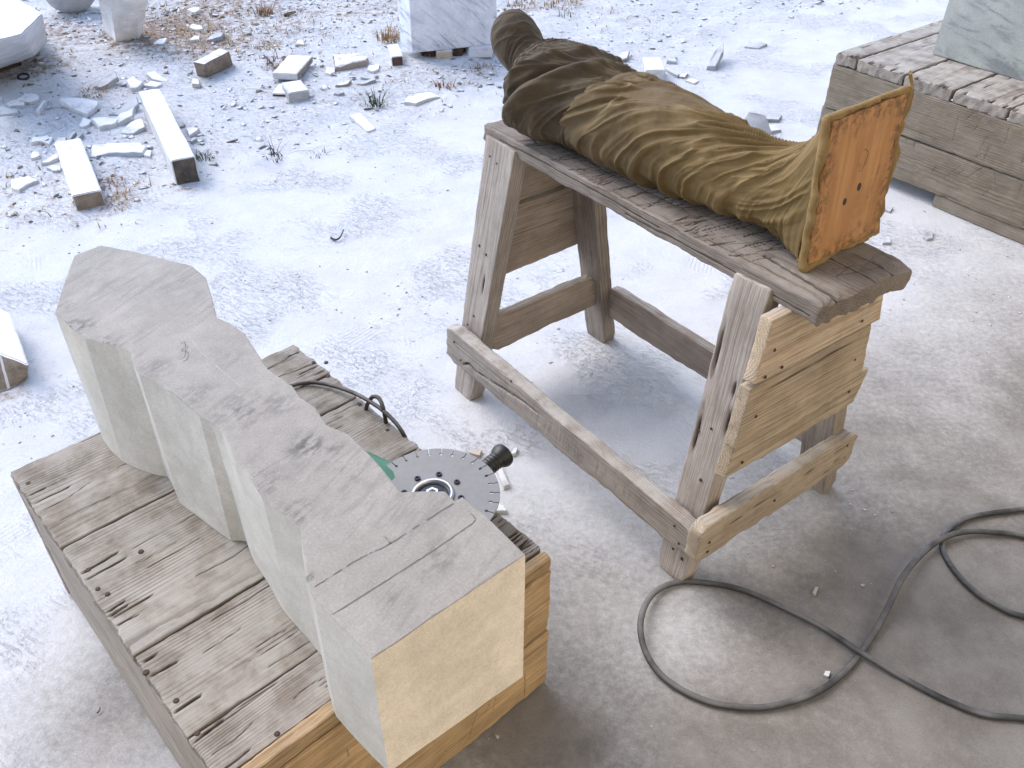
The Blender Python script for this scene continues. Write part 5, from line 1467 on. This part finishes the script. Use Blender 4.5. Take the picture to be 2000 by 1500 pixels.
W1 = (.60, .605, .615, 1.0)
G1 = (.36, .37, .39, .55)
B1 = (.34, .29, .25, .9)
CH = [
 ([(-2.1922, 4.1662, 0),(-2.1212, 4.1808, 0),(-1.9961, 4.1513, 0),(-1.9898, 4.0941, 0),(-2.0123, 4.0374, 0),(-2.1133, 4.0976, 0)], .035, W1, 'long boat-shaped white flake between the flat block and the boulder', (0, .15)),
 ([(-2.1048, 4.3768, 0),(-2.0248, 4.4854, 0),(-2.002, 4.4428, 0),(-2.0641, 4.3638, 0)], .035, G1, 'thin grey shard on edge behind the boat-shaped flake', (0, .3)),
 ([(-1.9708, 4.4579, 0),(-1.9542, 4.509, -0),(-1.881, 4.4386, 0),(-1.8883, 4.375, 0),(-1.9216, 4.3672, 0)], .030, W1, 'rounded white flake above the far end of the square bar', (0, .1)),
 ([(-1.8764, 4.4245, 0),(-1.8608, 4.4967, 0),(-1.7849, 4.4552, 0),(-1.8054, 4.405, 0)], .025, W1, 'flat white flake touching the rounded flake on its right', (0, 0)),
 ([(-1.9009, 4.5471, 0),(-1.8659, 4.5702, 0),(-1.77, 4.4916, 0),(-1.7764, 4.4698, 0),(-1.8556, 4.4968, 0)], .022, W1, 'long pointed white flake just behind two paler flakes', (0, .2)),
 ([(-2.4344, 4.2327, 0),(-2.4262, 4.3002, -0),(-2.3552, 4.2883, 0),(-2.3175, 4.2288, 0),(-2.3479, 4.1886, -0)], .028, W1, 'broad white flake right of the pair at the left edge', (0, 0)),
 ([(-2.461, 4.186, -0),(-2.4332, 4.2129, 0),(-2.3725, 4.188, 0),(-2.3606, 4.1494, 0),(-2.4262, 4.1414, 0)], .022, W1, 'small low white flake just below the broad flake at left', (0, 0)),
 ([(-2.2673, 4.0689, -0),(-2.2843, 4.2032, 0),(-2.2666, 4.1905, 0),(-2.2479, 4.0631, -0)], .03, W1, 'narrow white sliver pointing away beside the broad flake', (.2, 0)),
 ([(-2.4638, 4.052, 0),(-2.4403, 4.0965, 0),(-2.3471, 4.0734, 0),(-2.333, 4.0302, 0),(-2.4182, 4.016, 0)], .035, (.40, .44, .47, .6), 'bluish grey slab piece at the left edge with a dark front', (0, 0)),
 ([(-1.9208, 4.0518, 0),(-1.8686, 4.0968, 0),(-1.8093, 4.1685, 0),(-1.79, 4.1176, 0),(-1.8393, 4.0475, 0)], .030, G1, 'grey shard leaning towards the far end of the square bar', (0, .35)),
 ([(-1.868, 3.9317, 0),(-1.8344, 3.9985, 0),(-1.782, 4.0426, 0),(-1.7779, 3.9876, 0),(-1.8233, 3.9327, 0)], .030, W1, 'uppermost flake of the heap beside the square bar', (0, .3)),
 ([(-1.9545, 3.9476, 0),(-1.9186, 3.9664, 0),(-1.8295, 3.9504, 0),(-1.8414, 3.8969, 0),(-1.8938, 3.8667, 0)], .038, W1, 'curved white flake with a dark belly in front of the heap', (0, .1)),
 ([(-2.0023, 3.9051, -0),(-2.0082, 3.9825, 0),(-1.9613, 3.9594, 0),(-1.96, 3.9119, 0),(-1.9769, 3.8881, 0)], .030, W1, 'small thick white flake left of the curved flake', (0, .1)),
 ([(-1.784, 3.8403, 0),(-1.78, 3.9515, 0),(-1.7331, 3.9826, 0),(-1.6965, 3.9001, 0),(-1.7247, 3.8301, 0)], .025, (.47, .52, .52, .9), 'pale bluish flake tucked against the square bar', (0, .05)),
 ([(-2.1355, 3.6991, 0),(-2.1498, 3.7591, 0),(-2.0908, 3.7771, 0),(-2.0567, 3.7556, 0),(-2.0503, 3.6954, 0),(-2.0997, 3.7161, 0)], .042, W1, 'thick white flake with a grey curved front behind the flat block', (0, 0)),
 ([(-2.0278, 3.7013, 0),(-2.0385, 3.7559, 0),(-2.0043, 3.7678, 0),(-1.9805, 3.7078, 0),(-2.0009, 3.6965, 0)], .028, W1, 'squarish pale flake next to the thick grey-fronted flake', (0, 0)),
 ([(-1.989, 3.7349, 0),(-1.9832, 3.8019, 0),(-1.9673, 3.7966, 0),(-1.9733, 3.7298, 0)], .028, G1, 'left one of two slivers standing behind the flat block', (.1, .1)),
 ([(-1.9617, 3.741, 0),(-1.9511, 3.8026, 0),(-1.9354, 3.7916, 0),(-1.9437, 3.7359, 0)], .025, G1, 'right one of two slivers standing behind the flat block', (.1, .1)),
 ([(-1.8171, 3.5684, 0),(-1.8536, 3.678, 0),(-1.7575, 3.7125, 0),(-1.6412, 3.704, 0),(-1.619, 3.6775, 0),(-1.6143, 3.6088, 0),(-1.7877, 3.5845, 0),(-1.7852, 3.5537, 0)], .030, (.50, .54, .56, .95), 'long broad white slab lying between the flat block and the square bar', (0, 0)),
 ([(-1.6076, 3.609, 0),(-1.6137, 3.6616, 0),(-1.5875, 3.6568, 0),(-1.5739, 3.5941, 0)], .022, W1, 'small square flake at the right end of the long broad slab', (0, 0)),
 ([(-2.0302, 3.2743, 0),(-2.0669, 3.3474, 0),(-1.9996, 3.377, 0),(-1.95, 3.3497, 0),(-1.9759, 3.3119, 0),(-1.9875, 3.2525, 0)], .032, W1, 'broad white flake with a brown broken front at the left', (0, 0)),
 ([(-2.0039, 3.5037, 0),(-1.9858, 3.5496, 0),(-1.9697, 3.5859, 0),(-1.9445, 3.5453, 0),(-1.9757, 3.5143, 0)], .030, W1, 'white flake half under the left side of the flat block', (0, .1)),
 ([(-2.0729, 3.558, 0),(-2.0927, 3.6146, 0),(-2.064, 3.6152, 0),(-2.0444, 3.5792, 0),(-2.0554, 3.5584, 0)], .028, W1, 'small blocky flake by itself left of the flat block', (0, 0)),
 ([(-1.9682, 3.4647, 0),(-1.9545, 3.4947, 0),(-1.9121, 3.4757, 0),(-1.8984, 3.4416, 0),(-1.9304, 3.441, 0)], .022, (.45, .47, .5, .9), 'low grey-white flake beside the long left side of the flat block', (0, 0)),
 ([(-1.5025, 3.881, 0),(-1.4748, 3.8991, 0),(-1.4419, 3.8823, 0),(-1.4438, 3.8476, -0),(-1.4687, 3.8129, 0)], .032, W1, 'rounded white flake beside the right side of the square bar', (0, .1)),
 ([(-1.4433, 3.741, 0),(-1.4423, 3.7854, 0),(-1.4247, 3.7802, 0),(-1.4327, 3.7357, 0)], .025, G1, 'dark grey sliver in front of the rounded flake at the bar', (0, 0)),
 ([(-1.918, 5.3549, 0),(-1.9219, 5.4421, 0),(-1.8681, 5.424, 0),(-1.8287, 5.3478, 0),(-1.8595, 5.3184, 0)], .035, W1, 'white rounded flake in the dry grass behind the offcut', (0, 0)),
 ([(-2.0166, 5.6627, -0),(-1.9972, 5.7268, 0),(-1.9471, 5.707, 0),(-1.933, 5.6338, 0),(-1.9736, 5.6223, 0)], .04, W1, 'farthest white flake in the dry grass right of the pillar', (0, 0)),
 ([(-1.7481, 5.1194, 0),(-1.7303, 5.1829, 0),(-1.6697, 5.2211, 0),(-1.6685, 5.1484, 0),(-1.714, 5.1114, 0)], .04, G1, 'dark grey flake with a white top behind the brown-grey offcut', (0, .1)),
 ([(-1.8327, 5.0905, 0),(-1.835, 5.18, 0),(-1.8052, 5.199, 0),(-1.7884, 5.1183, 0)], .035, W1, 'pale jagged flake at the edge of the dry grass', (0, 0)),
 ([(-2.0224, 5.0329, -0),(-2.0101, 5.1212, 0),(-1.9697, 5.1223, 0),(-1.9572, 5.026, 0)], .035, W1, 'chunky white flake lying in front of the dry grass by the pillar', (0, 0)),
 ([(-1.6278, 4.4163, 0),(-1.6497, 4.5018, 0),(-1.6184, 4.5026, -0),(-1.5893, 4.4172, 0)], .032, (.52, .49, .40, 1), 'small cream cube of stone in front of the brown-grey offcut', (0, 0)),
 ([(-1.2265, 5.0367, 0),(-1.232, 5.1244, 0),(-1.194, 5.1077, 0),(-1.1764, 5.0294, 0)], .03, (.56, .52, .40, .8), 'small cream lump by itself in the upper middle of the yard', (0, 0)),
 ([(-0.944, 4.6535, 0),(-0.9773, 4.8256, 0),(-0.8531, 4.8695, 0),(-0.7824, 4.7984, 0),(-0.7905, 4.7348, 0),(-0.8556, 4.6942, 0)], .055, B1, 'thick slab piece with a brown broken front left of the red-ended offcut', (0, 0)),
 ([(-0.9912, 4.6144, 0),(-0.992, 4.6985, 0),(-0.9502, 4.6918, 0),(-0.9379, 4.6157, -0),(-0.957, 4.5852, 0)], .035, W1, 'round white pebble at the left end of the thick brown-fronted slab', (0, 0)),
 ([(-0.7748, 4.6577, -0),(-0.7796, 4.7351, 0),(-0.7206, 4.7444, 0),(-0.7166, 4.6668, 0),(-0.7396, 4.6358, -0)], .022, W1, 'flat white flake in front of the red-ended offcut', (0, 0)),
 ([(-0.5442, 4.2436, 0),(-0.5339, 4.3176, 0),(-0.4188, 4.3752, 0),(-0.3688, 4.3214, 0),(-0.4286, 4.2729, 0),(-0.4823, 4.2252, 0)], .030, (.53, .53, .52, 1), 'large flat white flake below the veined slab', (0, 0)),
 ([(-0.7752, 4.0405, 0),(-0.7354, 4.0848, -0),(-0.6365, 3.9174, 0),(-0.675, 3.8874, 0)], .022, W1, 'flat squared white flake at the edge of the smooth lane', (0, .05)),
 ([(-0.7962, 4.5594, 0),(-0.7562, 4.5976, 0),(-0.7064, 4.5839, -0),(-0.7424, 4.5534, 0)], .022, G1, 'thin flake behind the stick-shaped one right of the brown-fronted slab', (0, .1)),
 ([(-0.8092, 4.4645, -0),(-0.7689, 4.4942, -0),(-0.7194, 4.5392, 0),(-0.7141, 4.5174, 0),(-0.7581, 4.4729, 0)], .024, G1, 'stick-shaped grey shard in front of the brown-fronted slab', (0, .1)),
 ([(-0.9075, 4.4265, 0),(-0.8816, 4.4771, 0),(-0.8316, 4.4927, 0),(-0.845, 4.4422, 0)], .026, B1, 'brownish flat flake left of the stick-shaped shard', (0, .1)),
 ([(-0.8984, 4.3226, -0),(-0.8722, 4.3506, -0),(-0.8436, 4.3307, 0),(-0.8709, 4.3096, -0)], .018, G1, 'tiny bluish flake alone behind the green grass tuft', (0, .1)),
 ([(1.3034, 5.1128, 0),(1.3401, 5.1937, 0),(1.407, 5.2046, 0),(1.4376, 5.1428, 0),(1.3766, 5.0885, 0)], .022, (.40, .43, .46, .4), 'flat blue-grey flake alone on the lane at upper right', (0, 0)),
 ([(1.0282, 4.7493, 0),(1.0791, 4.8703, 0),(1.1386, 4.9376, 0),(1.1281, 4.8634, -0),(1.0668, 4.7347, 0)], .045, (.38, .40, .43, .4), 'tilted grey shard leaning up on the lane with its shadow', (.1, .25)),
 ([(0.8199, 4.8313, 0),(0.839, 4.9133, 0),(0.8796, 4.9226, 0),(0.8745, 4.8246, 0)], .035, (.42, .45, .48, .5), 'small blue-grey lump behind the squared pale offcut', (0, 0)),
 ([(0.7955, 4.7279, 0),(0.815, 4.7518, 0),(0.864, 4.6528, 0),(0.8506, 4.6148, 0)], .030, (.42, .45, .48, .5), 'long blue-grey splinter right of the squared pale offcut', (0, 0)),
 ([(0.857, 4.6224, 0),(0.884, 4.6609, -0),(0.915, 4.6693, 0),(0.8898, 4.6083, 0)], .025, B1, 'brownish splinter touching the long blue-grey splinter', (0, 0)),
 ([(0.8833, 4.5636, 0),(0.9209, 4.6016, 0),(0.9552, 4.5654, 0),(0.9255, 4.5281, 0)], .02, W1, 'flat white splinter in front of the brownish splinter', (0, 0)),
 ([(0.5369, 4.8321, 0),(0.5819, 4.9315, 0),(0.6361, 4.9663, 0),(0.6104, 4.8745, 0)], .030, B1, 'grey-brown flake just behind the wrapped shoulder', (0, .15)),
 ([(0.5904, 4.7227, -0),(0.6129, 4.7861, -0),(0.6275, 4.7944, 0),(0.6088, 4.7154, -0)], .025, G1, 'thin dark sliver right behind the wrapped back', (0, .1)),
 ([(1.1742, 4.0411, 0),(1.2217, 4.0914, 0),(1.2732, 4.0926, 0),(1.2471, 4.0427, 0)], .030, (.34, .34, .34, .5), 'dark-topped flake behind the wrapped legs, farther of the two beside the upright shard', (0, .1)),
 ([(1.1473, 3.927, 0),(1.1686, 3.9926, -0),(1.2212, 3.9818, 0),(1.2343, 3.9347, 0),(1.1801, 3.9044, 0)], .035, (.47, .48, .50, .8), 'paler flake behind the wrapped legs, nearer of the two beside the upright shard', (0, 0)),
 ([(1.5393, 2.9464, 0),(1.5597, 2.9818, 0),(1.5865, 2.9862, 0),(1.5752, 2.9394, 0),(1.5478, 2.9274, 0)], .025, (.36, .38, .41, .4), 'blue-grey pebble in the shade in front of the large crate', (0, 0)),
 ([(1.3716, 2.8977, 0),(1.396, 2.9439, 0),(1.4134, 2.9442, 0),(1.4022, 2.8982, 0)], .020, (.40, .42, .45, .5), 'grey pebble just right of the foot board on the far side of the trestle', (0, 0)),
 ([(1.461, 3.1642, 0),(1.4857, 3.1904, 0),(1.5053, 3.1821, 0),(1.4818, 3.1476, 0)], .020, (.40, .42, .45, .5), 'grey pebble close to the bottom edge of the large crate', (0, 0)),
 ([(-0.0443, 1.6932, 0),(-0.0294, 1.7012, 0),(-0.0043, 1.6235, 0),(-0.0188, 1.6141, -0)], .012, (.60, .60, .58, .8), 'long white offcut lying under the black grinder handle', (0, 0)),
 ([(-0.0554, 1.5454, -0),(-0.0493, 1.5613, 0),(-0.018, 1.5511, 0),(-0.01, 1.5319, 0),(-0.0357, 1.5299, 0)], .012, (.60, .59, .56, .8), 'flat white chip on the floor right of the cutting disc', (0, 0)),
 ([(-0.001, 1.7391, 0),(0.0058, 1.7633, 0),(0.0169, 1.7676, 0),(0.0128, 1.7453, 0)], .010, W1, 'tiny white chip right of the black grinder handle', (0, 0)),
 ([(-0.1144, 1.7416, 0),(-0.1014, 1.762, 0),(-0.0789, 1.7542, 0),(-0.0864, 1.732, -0)], .012, (.50, .43, .33, .3), 'tan chip on the floor behind the cutting disc', (0, 0)),
 ([(0.6623, 1.0752, 0),(0.6697, 1.0863, 0),(0.6802, 1.0852, 0),(0.6729, 1.0704, 0)], .007, W1, 'tiny white chip inside the large cable loop', (0, 0)),
 ([(0.6952, 1.2903, 0),(0.7069, 1.308, 0),(0.7137, 1.3066, 0),(0.7004, 1.2831, 0)], .006, (.5, .42, .32, .3), 'tiny tan chip on the floor behind the large cable loop', (0, 0)),
]
for k, (pts, t, colr, lab, tl) in enumerate(CH):
    chip(pts, t * (.72 if t > .015 else 1), colr, lab, tilt=tl, seed=500 + k, sink=.34 if t > .015 else .05)
# the upright shard behind the legs
s_ = (1.0995, 3.8681, 0)
o = chip([(s_[0] - .055, s_[1] - .02), (s_[0] - .06, s_[1] + .06), (s_[0] - .01, s_[1] + .09), (s_[0] + .055, s_[1] + .04), (s_[0] + .05, s_[1] - .05)], .020, (.43, .46, .50, .35), 'upright blue-grey shard leaning behind the wrapped legs', seed=590)
o.rotation_euler = (math.radians(48), math.radians(-18), math.radians(20))
o.location.z += .055

# small metal ring and sticks
q = (-2.5173, 4.5098, 0)
a = np.linspace(0, 2 * np.pi, 28, endpoint=False)
V, F = tube_mesh(np.stack([.026 * np.cos(a), .026 * np.sin(a), 0 * a], -1), .006, 8, closed=True)
o = mobj('metal_ring', V, F, M_DARK, smooth=True); o.location = (q[0], q[1], gz(q[0], q[1]) + .008); o.rotation_euler = (.2, .1, 0)
tag(o, 'small dark metal ring lying in front of the big chamfered block', 'ring')
def stick(pts, r, label, cat='twig', name='twig'):
    P = catmull([np.array(p_) for p_ in pts], 6)
    P[:, 2] += ground_z(P[:, 0], P[:, 1])
    V, F = tube_mesh(P, np.linspace(r, r * .55, len(P)), 6)
    c = P.mean(0)
    o = mobj(name, np.array(V) - c, F, M_TWIG, smooth=True); o.location = c
    return tag(o, label, cat)
stick([(-0.6789, 2.9043, 0.006), (-0.6585, 2.8859, 0.008), (-0.6429, 2.8981, 0.012), (-0.6364, 2.9452, 0.016)], .0042, 'small hooked dark twig alone on the white floor left of the trestle')
stick([(-1.4111, 5.6353, 0.01), (-1.3866, 5.671, 0.012), (-1.3584, 5.7036, 0.012)], .012, 'short black stick lying far off in the upper middle', 'stick', 'stick')
stick([(-0.8339, 0.9745, 0.004), (-0.8298, 0.979, 0.006), (-0.8307, 0.9858, 0.008)], .0016, 'tiny dark twig on the floor left of the work box')
stick([(-1.3666, 4.8758, 0.01), (-1.2998, 4.7133, 0.03), (-1.2726, 4.6805, 0.02)], .005, 'thin bent twig rising from the tuft behind the white strip')

# ================================================================== GRASS
def blades(n, cx, cy, spread, hmin, hmax, lean, wd, seed, droop=.5):
    r_ = np.random.default_rng(seed)
    V, F = [], []
    for i in range(n):
        a = r_.uniform(0, 2 * np.pi); d = spread * math.sqrt(r_.uniform()) 
        x, y = cx + d * math.cos(a), cy + d * math.sin(a)
        z = gz(x, y) - .004
        h = r_.uniform(hmin, hmax); b = r_.uniform(0, 2 * np.pi) if r_.uniform() < .5 else a + r_.normal(0, .5)
        l = lean * h * r_.uniform(.3, 1.3)
        w = wd * r_.uniform(.6, 1.3)
        px, py = -math.sin(b) * w, math.cos(b) * w
        k0 = len(V)
        for t in (0, .35, .7, 1.0):
            ox, oy = math.cos(b) * l * t * t, math.sin(b) * l * t * t
            zz = z + h * (t - droop * t * t * .6)
            ww = (1 - t) * .9 + .08
            V.append((x + ox - px * ww, y + oy - py * ww, zz)); V.append((x + ox + px * ww, y + oy + py * ww, zz + .0005))
        for t in range(3):
            q = k0 + 2 * t
            F.append((q, q + 1, q + 3, q + 2))
    return np.array(V), F
def tuft(p_, n, spread, h, mat, label, seed, lean=.8, wd=.0035, droop=.5, cat='grass tuft'):
    V, F = blades(n, p_[0], p_[1], spread, h * .45, h, lean, wd, seed, droop)
    c = np.array([p_[0], p_[1], gz(p_[0], p_[1])])
    o = mobj('grass_tuft', V - c, F, mat); o.location = c
    return tag(o, label, cat)
tuft((-0.6777, 4.2471, -0), 46, .055, .11, M_GRASS, 'green spiky grass tuft at the edge of the lane', 601, lean=1.1, wd=.003)
tuft((-0.7202, 5.1741, 0), 80, .075, .12, M_DRY, 'thick golden dry grass tuft left of the veined slab', 602, lean=.5)
tuft((-1.2584, 4.7387, 0), 70, .09, .07, M_RUST_GRASS, 'brown dry tuft right behind the white stone strip', 603, lean=1.2, droop=1.0)
tuft((-1.4042, 5.0494, 0), 60, .07, .05, M_DRY, 'straw yellow tuft right of the brown-grey offcut', 604, lean=1.3, droop=1.1)
tuft((-1.5489, 5.6555, 0), 60, .06, .10, M_RUST_GRASS, 'rusty red tuft alone at the top of the yard', 605, lean=.6)
tuft((-2.0995, 4.3353, 0), 60, .07, .06, M_DRY, 'straw tuft behind the boat-shaped flake', 606, lean=1.2, droop=1.0)
tuft((-1.3468, 3.5987, 0), 26, .04, .06, M_GRASS, 'low green tuft at the right side of the square bar', 607, lean=1.0)
tuft((-1.0353, 3.6051, 0), 22, .045, .09, M_TWIG, 'withered dark plant on the edge of the lane', 608, lean=1.4, wd=.0025)
tuft((-1.5848, 3.1936, 0), 40, .07, .045, M_DRY, 'sparse straw tuft right of the flat block near end', 609, lean=1.5, droop=1.2)
tuft((-1.6704, 3.3458, 0), 44, .06, .05, M_RUST_GRASS, 'matted brown tuft beside the right side of the flat block', 610, lean=1.4, droop=1.2)
tuft((0.044, 5.9187, 0), 50, .10, .08, M_DRY, 'faint straw tuft right above the veined slab', 611, lean=.9)
tuft((0.3055, 5.9266, 0), 60, .12, .08, M_DRY, 'wider straw tuft behind the hooded head', 612, lean=.9)
tuft((0.3214, 5.6891, 0), 14, .05, .13, M_GRASS, 'few grey-green stalks behind the hooded head', 613, lean=.6, wd=.0025)
tuft((-0.3514, 4.447, 0), 30, .05, .06, M_RUST_GRASS, 'thin rusty tuft in front of the veined slab', 614, lean=1.2)
tuft((-0.1839, 4.7266, -0), 36, .07, .06, M_DRY, 'straw tuft close to the hooded head', 615, lean=1.2)
tuft((-0.8611, 3.6507, 0), 12, .05, .04, M_GRASS, 'tiny grey-green weed where the rubble meets the lane', 616, lean=1.2)

def stuff_grass():
    Vs, Fs, n = [], [], 0
    r_ = np.random.default_rng(700)
    for (cx, cy, sp, m) in [(a_, b_, c_, int(d_ * .65)) for (a_, b_, c_, d_) in ((-2.0253, 5.3711)+(.40,300), (-1.8122, 5.0999)+(.32,300), (-2.2093, 5.6154)+(.3,160), (-1.6565, 5.5293)+(.45,220), (-1.3404, 5.3424)+(.40,150), (-1.1197, 5.6471)+(.5,150), (-2.5593, 5.3084)+(.4,160), (-1.8557, 5.8175)+(.5,200), (0.6042, 5.5941)+(.3,60), (-0.7413, 5.3591)+(.5,60), (-1.0803, 4.5896)+(.5,60), (-1.9408, 3.2399)+(.25,70), (-1.5625, 3.1592)+(.2,60), (-0.2816, 4.6094)+(.4,60))]:
        V, F = blades(m, cx, cy, sp, .02, .075, 1.6, .003, int(r_.integers(1e6)), droop=1.25)
        Vs.append(V); Fs += [tuple(i + n for i in f) for f in F]; n += len(V)
    tag(mobj('dry_grass', np.concatenate(Vs), Fs, M_DRY), kind='stuff')
stuff_grass()

# ================================================================== GRAVEL: the fine litter of shards nobody could count
def gravel(name, n, seed, dens, smin, smax, mat, color, flat=.45):
    r_ = np.random.default_rng(seed)
    X, Y = [], []
    while len(X) < n:
        m = 4000
        x = r_.uniform(-4.2, 3.0, m); y = r_.uniform(.9, 9.0, m)
        k = r_.uniform(size=m) < dens(x, y)
        X += list(x[k]); Y += list(y[k])
    X, Y = np.array(X[:n]), np.array(Y[:n])
    S = smin + (smax - smin) * r_.uniform(size=n) ** 3.2
    base = np.array([(1, 0, 0), (-.55, .85, 0), (-.5, -.9, 0), (.05, .1, 1), (.3, -.2, -.6), (.35, .65, .45)], float)
    tri = np.array([(0, 5, 3), (5, 1, 3), (1, 2, 3), (2, 0, 3), (0, 4, 5), (5, 4, 1), (1, 4, 2), (2, 4, 0)])
    V = base[None] * (1 + .45 * r_.uniform(-1, 1, (n, 6, 3)))
    V[..., 2] *= flat
    V[..., 0] *= (.7 + .9 * r_.uniform(size=n))[:, None]
    ax = r_.normal(0, .35, n); ay = r_.normal(0, .35, n); az = r_.uniform(0, 6.28, n)
    cx, sx, cy, sy, cz, sz = np.cos(ax), np.sin(ax), np.cos(ay), np.sin(ay), np.cos(az), np.sin(az)
    x, y, z = V[..., 0], V[..., 1], V[..., 2]
    y, z = y * cx[:, None] - z * sx[:, None], y * sx[:, None] + z * cx[:, None]
    x, z = x * cy[:, None] + z * sy[:, None], -x * sy[:, None] + z * cy[:, None]
    x, y = x * cz[:, None] - y * sz[:, None], x * sz[:, None] + y * cz[:, None]
    V = np.stack([x, y, z], -1) * S[:, None, None]
    V += np.stack([X, Y, ground_z(X, Y) + S * .12], -1)[:, None]
    F = (tri[None] + (np.arange(n) * 6)[:, None, None]).reshape(-1, 3)
    o = mobj(name, V.reshape(-1, 3), F, mat, color=color)
    return tag(o, kind='stuff')
INBOX = lambda x, y: (np.abs((x - bc[0]) * bA[0] + (y - bc[1]) * bA[1]) < .36) & (np.abs((x - bc[0]) * bB[0] + (y - bc[1]) * bB[1]) < .46)
d_rub = lambda x, y: rubble_mask(x, y) * (.25 + .75 * sstep(-.1, .4, fbm(np.stack([x * 1.1, y * 1.1, x * 0], -1), 3, 55)))
d_lane = lambda x, y: (1 - rubble_mask(x, y)) * (.06 + .9 * sstep(.15, .5, fbm(np.stack([x * 1.3, y * 1.3, x * 0], -1), 3, 56))) * (~INBOX(x, y))
gravel('gravel', 6200, 801, d_rub, .005, .024, M_STONE, (.46, .465, .475, .95), flat=.28)
gravel('grey_gravel', 1000, 802, d_rub, .005, .022, M_STONE, (.27, .26, .25, .5))
gravel('soil_crumbs', 1200, 803, lambda x, y: rubble_mask(x, y) * np.clip(ground_attr(x, y)[1] * 1.3, 0, 1), .005, .020, M_TAN, (.2, .15, .1, .3))
gravel('grit', 1800, 804, d_lane, .0016, .0075, M_STONE, (.42, .41, .40, .5))
